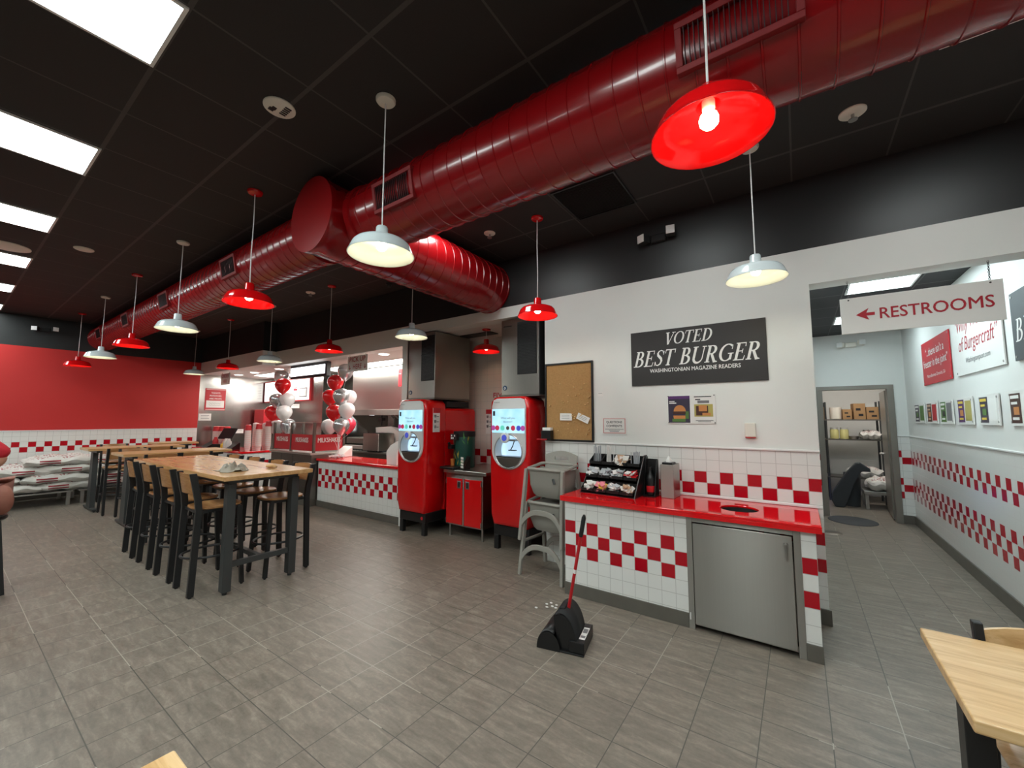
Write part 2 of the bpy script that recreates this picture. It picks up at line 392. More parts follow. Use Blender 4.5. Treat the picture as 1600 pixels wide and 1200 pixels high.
wall_y('wall_back_pillar', YB, .92, -4.99, -4.86, [(0, 3.03, 'white_paint'), (3.03, ZC, 'black_paint')])
struct(MB().box(-4.872, -4.850, YB - .006, YB + .3, .0, 2.885), 'trim_pillar', 'steel', .002)
wall_y('wall_alcove', 5.05, .1, -4.86, -2.3, [(0, 2.89, 'tile_alcove')])
wall_x('wall_alcove_right', -2.43, .12, YB + .14, 5.05, [(0, 2.89, 'white_paint')])
struct(MB().box(-4.86, -2.43, YB + .2, 5.05, 2.89, 2.95), 'ceiling_alcove', 'ceiling_white')
# kitchen
wall_y('wall_kitchen_back', 5.45, .1, XL, -9.5, [(0, 2.9, 'steel_wall')])
wall_x('wall_kitchen_return', -9.5, -.1, 5.55, 6.6, [(0, 2.9, 'steel_wall')])
wall_y('wall_kitchen_grill', 6.6, .1, -9.6, -4.9, [(0, 2.9, 'steel_wall')])
wall_x('wall_kitchen_right', -4.99, .1, 5.05, 6.6, [(0, 2.9, 'white_paint')])
struct(MB().box(XL, -9.1, 4.33, 6.7, 2.73, 2.8).box(-9.1, -4.99, YB + .2, 6.7, 2.73, 2.8), 'ceiling_kitchen', 'ceiling_white')
# corridor to the restrooms and store room
YH = 8.745
wall_x('wall_right', 1.395, .1, YB + .2, YH + .1, [(0, 1.34, 'tile_right'), (1.34, 3.1, 'white_paint')])
wall_x('wall_hall_left', .125, -.1, YB + .14, YH, [(0, 1.34, 'tile_right'), (1.34, 3.1, 'white_paint')])
mb = MB(); mats = ['tile_hall', 'white_paint']
mb.box(.0, .30, YH, YH + .1, 0, 1.34, 0).box(1.22, 1.395, YH, YH + .1, 0, 1.34, 0)
mb.box(.0, .30, YH, YH + .1, 1.34, 2.13, 1).box(1.22, 1.395, YH, YH + .1, 1.34, 2.13, 1).box(0, 1.395, YH, YH + .1, 2.13, 3.1, 1)
struct(mb, 'wall_hall_end', mats)
struct(MB().box(.02, 1.5, YB + .2, YH + .1, 3.03, 3.1), 'ceiling_hall', 'ceiling_hall')
struct(MB().box(.272, .352, YH - .03, YH + .12, 0, 2.09).box(1.172, 1.252, YH - .03, YH + .12, 0, 2.09).box(.272, 1.252, YH - .03, YH + .12, 2.09, 2.155), 'door_frame_1', 'frame_gray', .004)
wall_y('wall_store_back', 11.4, .1, -1.2, 3.0, [(0, 2.9, 'white_paint')])
wall_x('wall_store_left', -1.2, -.1, YH + .1, 11.4, [(0, 2.9, 'white_paint')])
wall_x('wall_store_right', 1.75, .1, YH + .1, 11.4, [(0, 2.9, 'white_paint')])
struct(MB().box(-1.2, 1.85, YH + .1, 11.5, 2.9, 3.0), 'ceiling_store', 'ceiling_white')
# main room, behind the camera
wall_x('wall_main_right', XR, .1, YF, YB + .2, [(0, 1.34, 'tile_right'), (1.34, 3.03, 'white_paint'), (3.03, ZC, 'black_paint')])
wall_y('wall_front', YF, -.1, XL, XR, [(0, .35, 'white_paint'), (2.75, ZC, 'black_paint')])
for i in range(6):
    x0 = XL + i * 15.2 / 6; struct(MB().box(x0 + .06, x0 + 15.2 / 6 - .06, YF - .06, YF - .04, .35, 2.75), 'window_%d' % (i + 1), 'added_dark_glass'); struct(MB().box(x0 - .06, x0 + .06, YF - .1, YF + .02, .35, 2.75), 'window_%d_frame' % (i + 1), 'black_metal')  # unseen dark panes added to darken steel reflections and cut red bounce
wall_y('wall_hall_front', YB + .2, .1, 1.395, XR, [(0, 2.725, 'white_paint')])
# trims and baseboards
struct(MB().box(-2.43, .128, YB - .012, YB, 1.335, 1.352), 'trim_1', 'white', .003)
struct(MB().box(1.383, 1.395, YB + .2, YH, 1.335, 1.352).box(1.252, 1.395, YH - .012, YH, 1.335, 1.352), 'trim_2', 'white', .003)
struct(MB().box(XL, XL + .012, YF, 3.87, 1.35, 1.365), 'trim_3', 'white', .003)
struct(MB().box(1.38, 1.395, YB + .2, YH, 0, .13).box(1.252, 1.395, YH - .015, YH, 0, .13), 'baseboard_right', 'base_tile', .003)
struct(MB().box(.064, .14, YB - .015, YB, 0, .12), 'baseboard_back', 'base_tile', .003)
struct(MB().box(XL, XL + .015, YF, 3.79, 0, .12), 'baseboard_left', 'base_tile', .003)

# ---------------------------------------------------------------- store room door leaf (swung inside)
t = thing('store_door', 'gray steel door swung open into the store room behind the hall', 'door', (1.20, YH + .13, 0), math.radians(-3))
MB().box(-.045, 0, 0, .86, .03, 2.07).build('door_leaf', 'frame_gray', t, bevel=.003)
h = MB().cyl((-.045, .78, 1.0), (-.1, .78, 1.0), .02).build('lever_handle', 'alu', t, True)
MB().bar((-.095, .79, 1.0), (-.095, .66, 1.0), .018, .018).build('lever', 'alu', h)
# ---------------------------------------------------------------- ceiling troffers
def troffer(x0, x1, y0, y1, z, label, cat='light', panel='panel', grp='ceiling light panels'):
    t = thing('ceiling_light', label, cat, ((x0 + x1) / 2, (y0 + y1) / 2, z), 0, grp)
    a, b = (x1 - x0) / 2, (y1 - y0) / 2; f = .018
    MB().box(-a, a, -b, -b + f, -.012, -.001).box(-a, a, b - f, b, -.012, -.001).box(-a, -a + f, -b + f, b - f, -.012, -.001).box(a - f, a, -b + f, b - f, -.012, -.001).build('frame', 'white', t)
    MB().box(-a + f, a - f, -b + f, b - f, -.008, -.001).build('diffuser', panel, t)
    return t
names = ['nearest of the upper left row, cut by the photo top', 'second of the row at the upper left', 'third of the row at the upper left', 'fourth of the row at the upper left',
         'fifth of the row at the upper left', 'farthest of the row at the upper left, near the red wall']
for i, nme in enumerate(names):
    x = -2.98 - 1.848 * i
    troffer(x, x + .585, -.62, .592, ZC, 'white ceiling light panel, ' + nme)
troffer(-1.13, -.55, -.62, .592, ZC, 'white ceiling light panel above the camera')
troffer(.7, 1.28, -.62, .592, ZC, 'white ceiling light panel above the near table')
for k, nm in ((0, 'ahead of'), (1, 'right of'), (2, 'well left of')):  # unseen panels added to light the room from behind the camera
    troffer((-2.96, -1.12, -6.65)[k], (-2.38, -.54, -6.07)[k], -3.0, -1.85, ZC, 'light panel added unseen behind the camera, %s it' % nm)
troffer(-2.97, -2.39, 2.43, 3.045, ZC, 'white light panel peeking below the red duct beside the cross duct')
troffer(-1.125, -.545, 2.43, 3.05, ZC, 'white ceiling light panel peeking below the red duct, left of the big red lamp')
troffer(.735, 1.315, 2.43, 3.06, ZC, 'white ceiling light panel peeking below the red duct at the upper right')
troffer(.5, 1.055, 4.72, 5.92, 3.03, 'white ceiling light panel in the hall above the hanging restroom sign', panel='panel_hall')
troffer(.49, 1.055, 7.17, 7.73, 3.03, 'small square light panel deep in the hall ceiling', panel='panel_hall')
troffer(-8.9, -5.3, 4.95, 5.45, 2.73, 'long bright light strip in the kitchen ceiling behind the pick-up sign', panel='panel_kitchen', grp='kitchen light panels')
troffer(-11.6, -10.4, 4.72, 5.28, 2.73, 'added light panel brightening the kitchen above the order counter', panel='panel_kitchen', grp='kitchen light panels')  # extra panel added to brighten the kitchen
troffer(.2, 1.2, 9.4, 9.95, 2.9, 'light panel in the store room ceiling', panel='panel_kitchen')
for i, (x, y, z, lb) in enumerate(((-11.75, 4.45, 2.73, 'farthest left of three over the order counter'), (-10.85, 4.45, 2.73, 'middle one of three over the order counter'), (-9.6, 4.45, 2.73, 'rightmost of three over the order counter'), (-5.87, 4.45, 2.73, 'right of the pick-up sign'))):
    t = thing('downlight', 'round recessed downlight, ' + lb, 'light', (x, y, z), 0, 'recessed downlights')
    MB().lathe([(.11, -.001), (.11, -.008), (.085, -.010), (.085, -.001)], n=24).build('trim_ring', 'white', t, True)
    MB().cyl((0, 0, -.001), (0, 0, -.006), .085, n=24).build('lens', 'panel_kitchen', t)
# ---------------------------------------------------------------- ceiling discs
def disc(name, label, cat, x, y, r, z=ZC, tip=True, mat='cream', grp=None):
    t = thing(name, label, cat, (x, y, z), 0, grp)
    MB().lathe([(r, -.0005), (r, -.008), (r * .9, -.014), (.001, -.018)], n=28, cap0=True).build('plate', mat, t, True)
    if tip:
        MB().cyl((0, 0, -.015), (0, 0, -.055), .010, n=10).cyl((0, 0, -.052), (0, 0, -.058), .026, n=14).build('nozzle', 'alu', t)
    return t
disc('sprinkler', 'white sprinkler head on the black ceiling at the upper right', 'sprinkler', .394, 3.395, .075, grp='ceiling sprinklers')
disc('sprinkler', 'white sprinkler head on the black ceiling right of the cross duct', 'sprinkler', -2.695, 3.395, .062, grp='ceiling sprinklers')
disc('sprinkler', 'white sprinkler head on the black ceiling left of the cross duct', 'sprinkler', -6.40, 3.39, .07, grp='ceiling sprinklers')
t = disc('ceiling_speaker', 'round cream ceiling speaker partly broken, above the long high table', 'speaker', -2.704, 1.170, .095, tip=False)
mb = MB()
for k in range(5): mb.box(-.03 + .02 * k, -.022 + .02 * k, .012, .05, -.0215, -.013)
mb.box(-.05, -.02, -.05, -.02, -.021, -.012).box(-.03, .0, -.04, -.015, -.021, -.012)
mb.build('slots', 'ink_black', t)
disc('ceiling_disc', 'small round cream cover plate on the ceiling at left', 'cover plate', -6.99, .905, .09, tip=False)
disc('ceiling_speaker', 'large round tan ceiling speaker cut by the left edge of the photo', 'speaker', -7.62, .36, .19, tip=False)
t = disc('security_camera', 'small dark dome camera on the ceiling by the black wall', 'camera', -5.0, 3.85, .05, tip=False, mat='black')
MB().ball((0, 0, -.03), .03).build('dome', 'gray_metal', t, True)
# return air grille in the ceiling
t = thing('return_air_grille', 'black square air grille in the ceiling right of the duct', 'vent', (-1.45, 3.385, ZC))
MB().box(-.3, .3, -.3, -.285, -.014, -.001).box(-.3, .3, .285, .3, -.014, -.001).box(-.3, -.285, -.285, .285, -.014, -.001).box(.285, .3, -.285, .285, -.014, -.001).build('frame', 'black_metal', t)
mb = MB()
for k in range(28): mb.box(-.285, .285, -.28 + k * .02, -.274 + k * .02, -.010, -.002)
mb.build('slats', 'black_mat', t)
t = thing('vent', 'dark slot vent in the alcove ceiling above the left steel ice maker', 'vent', (-3.95, 4.72, 2.89))
MB().box(-.3, .3, -.1, .1, -.012, -.001).build('face', 'black_metal', t)
# ---------------------------------------------------------------- emergency lights
def emergency(name_loc, rz, label, body, lens):
    t = thing('emergency_light', label, 'emergency light', name_loc, rz, 'emergency lights')
    MB().box(-.075, .075, -.05, -.001, -.04, .04).build('housing', body, t, bevel=.012)
    for s in (-1, 1):
        h = MB().box(-.045, .045, -.05, .04, -.045, .045).build('lamp_head', body, t, bevel=.015, loc=(s * .13, -.07, .012 * s + .01))
        h.rotation_euler = (0, 0, math.radians(18 * s - 8))
        mb = MB().box(-.04, .04, -.056, -.048, -.04, .04)
        for i in range(3): mb.box(-.035, .035, -.059, -.055, -.03 + i * .024, -.018 + i * .024)
        mb.build('lens', lens, h, bevel=.004)
    return t
emergency((-1.075, YB, 3.43), 0, 'black twin-head emergency light on the black wall over the burger sign', 'black_mat', 'white')
emergency((XL, 1.18, 3.40), PI / 2, 'black twin-head emergency light above the far red wall', 'black_mat', 'white')
emergency((.77, YH, 2.84), 0, 'white twin-head emergency light over the store room door', 'cream', 'white')

# ---------------------------------------------------------------- red spiral duct
duct = thing('spiral_duct', 'big glossy red round air duct hung under the black ceiling', 'duct', (0, 0, 0))
def spiral(x0, x1, r, pitch=.125):
    p = [(r, x0)]; x = x0 + pitch
    while x < x1 - .02:
        p += [(r, x - .006), (r + .006, x - .003), (r + .006, x + .003), (r, x + .006)]; x += pitch
    return p + [(r, x1)]
MB().lathe(spiral(-3.3, XR - .001, .265), (0, 2.07, 3.3), 0, 56, True, True).build('main_duct_near', 'duct_red', duct, True)
MB().lathe(spiral(XL + .002, -3.2, .25), (0, 2.035, 3.345), 0, 56, True, True).build('main_duct_far', 'duct_red', duct, True)
MB().lathe(spiral(1.85, YB - .001, .312), (-3.25, 0, 3.3), 1, 56, True, True).build('cross_duct', 'duct_red', duct, True)
MB().lathe([(.001, 1.69), (.318, 1.69), (.318, 1.74), (.313, 1.75), (.313, 1.86)], (-3.25, 0, 3.3), 1, 56).build('end_cap', 'duct_red', duct, True)
MB().lathe([(.285, -2.94), (.285, -2.88), (.268, -2.875)], (0, 2.07, 3.3), 0, 48).build('collar', 'duct_red', duct, True); MB().lathe([(.268, -3.68), (.268, -3.6), (.25, -3.595)], (0, 2.035, 3.345), 0, 48).build('collar', 'duct_red', duct, True)
def register(x0, x1, yc, zc, r):
    a = (x1 - x0) / 2; hh = .082; m = MB(); f = .028
    Y = -r - .012
    m.box(-a - f, a + f, Y, Y + .06, -hh - f, -hh).box(-a - f, a + f, Y, Y + .06, hh, hh + f).box(-a - f, -a, Y, Y + .06, -hh, hh).box(a, a + f, Y, Y + .06, -hh, hh)
    o = m.build('register', 'duct_rough', duct, bevel=.003, loc=((x0 + x1) / 2, yc, zc)); o.rotation_euler = (math.radians(10), 0, 0)
    m = MB().box(-a, a, Y + .03, Y + .032, -hh, hh); m.build('register_back', 'black_mat', o)
    m = MB(); n = int(2 * a / .02)
    for k in range(n): m.box(-a + (k + .5) * .02 - .0015, -a + (k + .5) * .02 + .0015, Y + .004, Y + .028, -hh, hh)
    m.build('register_slats', 'duct_dark', o)
register(-.345, .07, 2.07, 3.3, .265); register(-2.53, -2.15, 2.07, 3.3, .265)
register(-5.34, -5.0, 2.035, 3.345, .25); register(-7.59, -7.25, 2.035, 3.345, .25); register(-9.62, -9.28, 2.035, 3.345, .25); register(-11.6, -11.26, 2.035, 3.345, .25)
# hanging cable clips of the duct
mb = MB()
for x in (-1.3, .9, -5.6, -8.2): mb.cyl((x, 2.06, 3.55), (x, 2.06, ZC - .001), .006, n=8)
mb.bm.free()

# ---------------------------------------------------------------- pendant lamps
def pendant(label, x, y, shade, zrim=2.615, ztop=ZC, canopy=None, seed=0):
    t = thing('pendant_lamp', label, 'pendant lamp', (x, y, ztop), 0, 'pendant lamps')
    z = zrim - ztop
    MB().lathe([(.062, -.001), (.062, -.012), (.055, -.022), (.02, -.03), (.004, -.03)], n=24).build('canopy', canopy or shade, t, True)
    k = random.uniform(-.004, .004)
    MB().tube([(0, 0, -.028), (k, .002, (z + .2) * .35), (-k, -.002, (z + .2) * .7), (0, 0, z + .18)], .0042, 8).build('cord', 'cord', t, True)
    prof = [(.001, .182), (.03, .18), (.034, .172), (.036, .125), (.042, .112), (.075, .106), (.125, .09), (.155, .078), (.170, .062), (.174, .055), (.188, .022), (.197, .0), (.199, -.002)]
    o = MB().lathe([(r, z + h) for r, h in prof], n=40).build('shade', [shade], t, True)
    s = o.modifiers.new('wall', 'SOLIDIFY'); s.thickness = .0025; s.offset = -1
    MB().lathe([(.022, z + .13), (.022, z + .10), (.018, z + .095)], n=16, cap0=True, cap1=True).build('socket', 'cream', t, True)
    b = MB(); b.lathe([(.012, z + .096), (.018, z + .088), (.028, z + .077), (.033, z + .062), (.031, z + .045), (.020, z + .032), (.004, z + .027)], n=20, cap0=True, cap1=True)
    b.build('bulb', 'bulb', t, True)
    return t
R1 = [('red', 'big red pendant lamp with lit bulb, nearest of the front row, before the duct'), ('white_gloss', 'white pendant lamp hung before the round duct end'), ('red', 'red pendant lamp of the front row, left of the round duct end'),
      ('white_gloss', 'white pendant lamp of the front row, third behind the duct end'), ('red', 'red pendant lamp of the front row between two white ones near the far wall'),
      ('white_gloss', 'white pendant lamp of the front row, last but one before the red wall'), ('red', 'farthest red pendant lamp of the front row, against the red wall')]
X1 = [-.212, -2.075, -3.926, -5.77, -7.632, -9.483, -11.375]
for (c, l), x in zip(R1, X1): pendant(l, x, 1.532, 'red_gloss' if c == 'red' else 'white_gloss', canopy='red_gloss' if c == 'red' else 'cream')
R2 = [('white_gloss', 'white pendant lamp above the black burger sign'), ('red', 'red pendant lamp above the right steel ice maker'), ('white_gloss', 'white pendant lamp before the left steel ice maker'),
      ('red', 'red pendant lamp before the pick-up window'), ('white_gloss', 'white pendant lamp left of the hanging menu screen'), ('red', 'red pendant lamp above the order sign'), ('white_gloss', 'farthest white pendant lamp, at the corner of the red wall')]
X2 = [-.205, -2.085, -3.95, -5.81, -7.727, -9.53, -11.41]
for (c, l), x in zip(R2, X2): pendant(l, x, 3.405, 'red_gloss' if c == 'red' else 'white_gloss', zrim=2.625, canopy='red_gloss' if c == 'red' else 'cream')
pendant('red pendant lamp inside the drink alcove between two steel ice makers', -3.62, 4.5, 'red_gloss', zrim=2.56, ztop=2.89)
# ================================================================ CONDIMENT COUNTER
ct = thing('condiment_counter', 'red-topped checkered tile counter with steel cupboard door by the white wall', 'counter', (-.885, 3.8, 0))
ox, oy = -.885, 3.8
def L(mb, x0, x1, y0, y1, z0, z1, mi=0): return mb.box(x0 - ox, x1 - ox, y0 - oy, y1 - oy, z0, z1, mi)
for k, (a, b) in dict(tile_counter=(ox, oy), tile_counter_side=(ox, oy)).items(): pass
def local_tile(src, name, dx, dy):
    m = M[src].copy(); m.name = name
    n = m.node_tree; sep = [q for q in n.nodes if q.type == 'SEPXYZ'][0]; lk = sep.inputs[0].links[0]; fr = lk.from_socket
    ad = n.nodes.new('ShaderNodeVectorMath'); ad.inputs[1].default_value = (dx, dy, 0); n.links.new(fr, ad.inputs[0]); n.links.new(ad.outputs[0], sep.inputs[0])
    M[name] = m; return name
local_tile('tile_counter', 'tile_counter_l', ox, oy); local_tile('tile_counter_side', 'tile_counter_side_l', ox, oy)
mb = MB(); L(mb, -1.834, -.765, 3.47, 4.115, .11, .84, 0)
mb.build('tiled_base', ['tile_counter_l'], ct)
mb = MB(); L(mb, -.03, .0555, 3.47, 4.115, .11, .84, 0); mb.build('tiled_pier', [local_tile('tile_pier', 'tile_pier_l', ox, oy)], ct)
mb = MB(); L(mb, .0555, .0575, 3.472, 4.115, .11, .84); mb.build('tiled_end', ['tile_counter_side_l'], ct); mb = MB(); L(mb, -1.836, -1.834, 3.472, 4.115, .11, .84); mb.build('tiled_end', ['tile_counter_side_l'], ct)
mb = MB(); L(mb, -1.838, -.765, 3.462, 4.115, 0, .11); mb.build('baseboard', 'base_tile', ct, bevel=.003); mb = MB(); L(mb, -.03, .062, 3.462, 4.115, 0, .11); mb.build('baseboard', 'base_tile', ct, bevel=.003)
mb = MB(); L(mb, -.765, -.722, 3.464, 3.55, 0, .84); L(mb, -.072, -.03, 3.464, 3.55, .0, .84); L(mb, -.722, -.072, 3.464, 3.55, .802, .84); L(mb, -.722, -.072, 3.50, 3.56, .02, .06); L(mb, -.765, -.03, 3.56, 4.1, .06, .6)
mb.build('steel_frame', 'steel', ct, bevel=.002)
# door: a slightly dished sheet
d = MB(); L(d, -.716, -.078, 3.452, 3.47, .045, .796); d = d.build('door', 'steel', ct, bevel=.003)
h = MB().cyl((-.115 - ox, 3.45 - oy, .735), (-.115 - ox, 3.425 - oy, .735), .016).bar((-.115 - ox, 3.424 - oy, .745), (-.115 - ox, 3.421 - oy, .645), .014, .01, (0, 1, 0)).build('handle', 'alu', d, True)
mb = MB(); L(mb, -.756, -.748, 3.455, 3.466, .07, .12); mb.build('latch', 'white', ct)
# top slab with a round waste hole
def slab_hole(x0, x1, y0, y1, z0, z1, c, r, n=48):
    mb = MB(); V = mb.bm.verts
    ang = sorted(set([2 * PI * i / n for i in range(n)] + [math.atan2(y - c[1], x - c[0]) % (2 * PI) for x in (x0, x1) for y in (y0, y1)]))
    def out(a):
        dx, dy = math.cos(a), math.sin(a); t = 1e9
        if dx > 1e-9: t = min(t, (x1 - c[0]) / dx)
        if dx < -1e-9: t = min(t, (x0 - c[0]) / dx)
        if dy > 1e-9: t = min(t, (y1 - c[1]) / dy)
        if dy < -1e-9: t = min(t, (y0 - c[1]) / dy)
        return c[0] + dx * t, c[1] + dy * t
    O = [out(a) for a in ang]; I = [(c[0] + r * math.cos(a), c[1] + r * math.sin(a)) for a in ang]
    mb.rings([[(*p, z) for p in P] for P, z in ((O, z1), (I, z1), (I, z0), (O, z0), (O, z1))], False, False)
    bmesh.ops.remove_doubles(mb.bm, verts=mb.bm.verts, dist=1e-5)
    return mb
slab_hole(-1.868 - ox, .092 - ox, 3.435 - oy, 4.128 - oy, .870, .888, (-.425 - ox, 3.765 - oy), .135).build('countertop', 'red_top', ct, bevel=.004)
mb = MB(); L(mb, -1.868, .092, 3.435, 3.457, .84, .8705); mb.build('front_edge', 'red_top', ct, bevel=.003); mb = MB(); L(mb, .070, .092, 3.457, 4.128, .84, .8705); mb.build('end_edge', 'red_top', ct, bevel=.003); mb = MB(); L(mb, -1.868, -1.846, 3.457, 4.128, .84, .8705); mb.build('end_edge', 'red_top', ct, bevel=.003)
MB().lathe([(.138, .870), (.13, .70), (.12, .62), (.001, .62)], (-.425 - ox, 3.765 - oy, 0), n=32).build('waste_chute', 'black_mat', ct, True)
struct(MB().box(-1.835, .125, YB - .012, YB, .89, .912), 'trim_backsplash', 'white', .003)

# ---------------------------------------------------------------- condiment caddy
cd = thing('condiment_caddy', 'black three-tier condiment rack on the left of the red countertop', 'condiment rack', (-1.50, 3.87, .888), math.radians(-4))
bins = []
def caddy_bin(x, y, z, w_=.128, d_=.10, h=.075):
    m = MB(); t_ = .004
    m.prism([(y - d_, z + .01), (y - d_ + .02, z), (y + .01, z), (y + .01, z + h + .03), (y - d_ * .35, z + h), (y - d_, z + h * .5)], x - w_ / 2, x - w_ / 2 + t_, 0)
    m.prism([(y - d_, z + .01), (y - d_ + .02, z), (y + .01, z), (y + .01, z + h + .03), (y - d_ * .35, z + h), (y - d_, z + h * .5)], x + w_ / 2 - t_, x + w_ / 2, 0)
    m.prism([(y - d_, z + .01), (y - d_ + .02, z), (y - d_ + .026, z + .004), (y - d_ + .005, z + h * .5), (y - d_, z + h * .5)], x - w_ / 2, x + w_ / 2, 0)
    m.box(x - w_ / 2, x + w_ / 2, y - d_ + .02, y + .01, z, z + .006); m.box(x - w_ / 2, x + w_ / 2, y + .004, y + .01, z, z + h + .03)
    return m.build('bin', 'black', cd)
TI = [(-.09, .012), (-.0, .135), (.085, .255)]
for r, (yy, zz) in enumerate(TI):
    for k in range(4): caddy_bin(-.198 + .132 * k, yy, zz); bins.append((r, k, -.198 + .132 * k, yy, zz))
m = MB()
m.prism([(-.2, .0), (.12, 0), (.12, .37), (.06, .37)], .275, .285, 0); m.prism([(-.19, .0), (.12, 0), (.12, .30), (.06, .30)], -.275, -.268, 0)
m.box(-.27, .28, -.19, .12, 0, .008).box(-.27, .28, .10, .115, 0, .30)
m.build('frame', 'black', cd)
m = MB().box(.29, .40, -.02, .10, 0, .012).prism([(.0, 0), (.11, 0), (.11, .33), (.07, .33)], .388, .394, 0).prism([(.0, 0), (.11, 0), (.11, .36), (.06, .36)], .29, .296, 0).box(.29, .394, .09, .1, .0, .34)
m.build('side_holder', 'black', cd)
cm = cd.matrix_basis.copy(); cw = Matrix.Translation((-1.50, 3.87, .888)) @ Matrix.Rotation(math.radians(-4), 4, 'Z')
M['pk_white'] = mottled('packet_white', (206, 204, 200), (236, 234, 230), 40, .5); M['pk_pink'] = plain('packet_pink', (222, 126, 140), .5)
M['pk_yellow'] = plain('packet_yellow', (226, 196, 74), .5); M['pk_red'] = plain('packet_red', (196, 30, 38), .4); M['pk_clear'] = plain('packet_clear', (176, 180, 184), .2); M['pk_tan'] = plain('packet_tan', (196, 160, 130), .5)
def heap(name, label, x, y, z, mats, n=16, size=(.062, .042)):
    mb = MB()
    for i in range(n):
        c = Vector((x + random.uniform(-.038, .038), y + random.uniform(-.085, -.03), z + .028 + .06 * i / n))
        rot = Matrix.Rotation(random.uniform(-1.0, 1.0), 3, 'Z') @ Matrix.Rotation(random.uniform(.3, 1.2), 3, 'X') @ Matrix.Rotation(random.uniform(-.4, .4), 3, 'Y')
        mb.mi = random.randrange(len(mats)); a, b = size[0] / 2, size[1] / 2
        mb.rings([[c + rot @ Vector((sx * a, sy * b, h_)) for sx, sy in ((-1, -1), (1, -1), (1, 1), (-1, 1))] for h_ in (-.003, .003)])
    o = mb.build(name, mats); o.matrix_basis = cw
    return tag(o, label, 'packets', 'packets in the condiment rack', 'stuff')
hp = {(0, 0): (['pk_white'], 'white paper packets in the bottom row of the rack, leftmost bin', 'sugar_packets'), (0, 1): (['pk_pink', 'pk_yellow'], 'pink and yellow sweetener packets in the bottom row of the rack', 'sweetener_packets'),
      (0, 2): (['pk_white', 'pk_clear'], 'white packets in the bottom row of the rack, right of the yellow ones', 'salt_packets'), (0, 3): (['pk_tan', 'pk_white'], 'tan and white packets in the bottom row of the rack, rightmost bin', 'pepper_packets'),
      (1, 0): (['pk_white', 'pk_clear'], 'clear and white wrapped packets in the middle row of the rack, leftmost bin', 'wrapped_packets'), (1, 1): (['pk_clear'], 'clear wrapped cutlery packets in the middle row, second bin', 'cutlery_packets'),
      (1, 2): (['pk_clear', 'pk_white'], 'clear and white packets in the middle row, left of the red ones', 'salt_packets'), (1, 3): (['pk_red', 'pk_red', 'pk_white'], 'red ketchup packets in the middle row of the rack', 'ketchup_packets')}
for r, k, x, y, z in bins:
    if (r, k) in hp:
        mats_, lb, nm = hp[(r, k)]; heap(nm, lb, x, y, z, mats_, 18)
def straws(label, x, y, z, mat, n=16, ln=.2, group='straws'):
    mb = MB()
    for i in range(n):
        a, b = random.uniform(-.04, .04), random.uniform(-.055, -.012); tx, ty = random.uniform(-.012, .012), random.uniform(-.01, .02)
        mb.cyl((x + a, y + b, z + .012), (x + a + tx, y + b + ty, z + ln * random.uniform(.85, 1)), .0035, n=6)
    o = mb.build('straws', mat); o.matrix_basis = cw
    tag(o, label, 'straws', group, 'stuff')
straws('white wrapped straws in the top row of the rack, leftmost bin', -.198, .085, .255, 'pk_clear', 14)
straws('thin cream stirrers in the top row of the rack, second bin', -.066, .085, .255, 'pk_white', 14)
straws('clear straws standing in the top row of the rack, rightmost bin', .198, .085, .255, 'pk_clear', 18, .15)
heap('napkin_packets', 'white printed packets in the top row of the rack', .066, .085, .255, ['pk_white', 'pk_white', 'pk_tan'], 14, (.09, .05))
t = thing('malt_vinegar_bottle', 'dark bottle with red label in the side holder of the condiment rack', 'bottle', cw @ Vector((.343, .035, .0125)))
MB().lathe([(.001, 0), (.036, .002), (.038, .01), (.038, .15), (.03, .175), (.014, .20), (.013, .235), (.001, .236)], n=24).build('glass_body', 'black', t, True)
MB().lathe([(.0385, .03), (.0388, .031), (.0388, .085), (.0385, .086)], n=24).build('label_band', 'pk_red', t, True)
MB().cyl((0, 0, .236), (0, 0, .255), .016, n=16).build('cap', 'black_mat', t, True)

t = thing('napkin_dispenser', 'tall steel napkin dispenser on the red countertop beside the condiment rack', 'napkin dispenser', (-1.0, 3.97, .888), math.radians(-2))
MB().box(-.058, .058, -.105, .105, 0, .30).build('case', 'steel', t, bevel=.006)
MB().box(-.045, .045, -.09, .03, .30, .318).build('face_plate', 'black', t, bevel=.004)
MB().rings([[(-.02, -.05, .318), (.02, -.05, .318), (.025, -.0, .318), (-.02, .0, .318)], [(-.016, -.04, .345), (.012, -.045, .35), (.022, -.01, .34), (-.015, -.012, .345)], [(-.004, -.03, .372), (.006, -.03, .374), (.004, -.022, .37), (-.004, -.022, .37)]]).build('napkin', 'paper', t)

# ================================================================ DRINK MACHINES
def outline_at(poly, c, n=72):
    P = []
    for i in range(n):
        a = 2 * PI * i / n; d = Vector((math.cos(a), math.sin(a))); best = None
        for p, q in zip(poly, poly[1:] + poly[:1]):
            p, q = Vector(p) - Vector(c), Vector(q) - Vector(c); e = q - p; den = d.x * e.y - d.y * e.x
            if abs(den) < 1e-12: continue
            t_ = (p.x * e.y - p.y * e.x) / den; u_ = (p.x * d.y - p.y * d.x) / den
            if t_ > 0 and -1e-6 <= u_ <= 1 + 1e-6: best = t_ if best is None else max(best, t_)
        P.append((c[0] + d.x * best, c[1] + d.y * best))
    return P
def round_top(w_, z0, z1, r, taper=0.0, n=8, bw=None):
    """outline with rounded top corners; sides run in towards the bottom"""
    b = w_ / 2 - taper
    p = [(-b, z0), (b, z0), (w_ / 2, z0 + (z1 - z0) * .45)]
    p += [(w_ / 2 - r + r * math.cos(a), z1 - r + r * math.sin(a)) for a in [PI / 2 * i / n for i in range(n + 1)]]
    p += [(-w_ / 2 + r - r * math.sin(a), z1 - r + r * math.cos(a)) for a in [PI / 2 * i / n for i in range(n + 1)]]
    return p + [(-w_ / 2, z0 + (z1 - z0) * .45)]
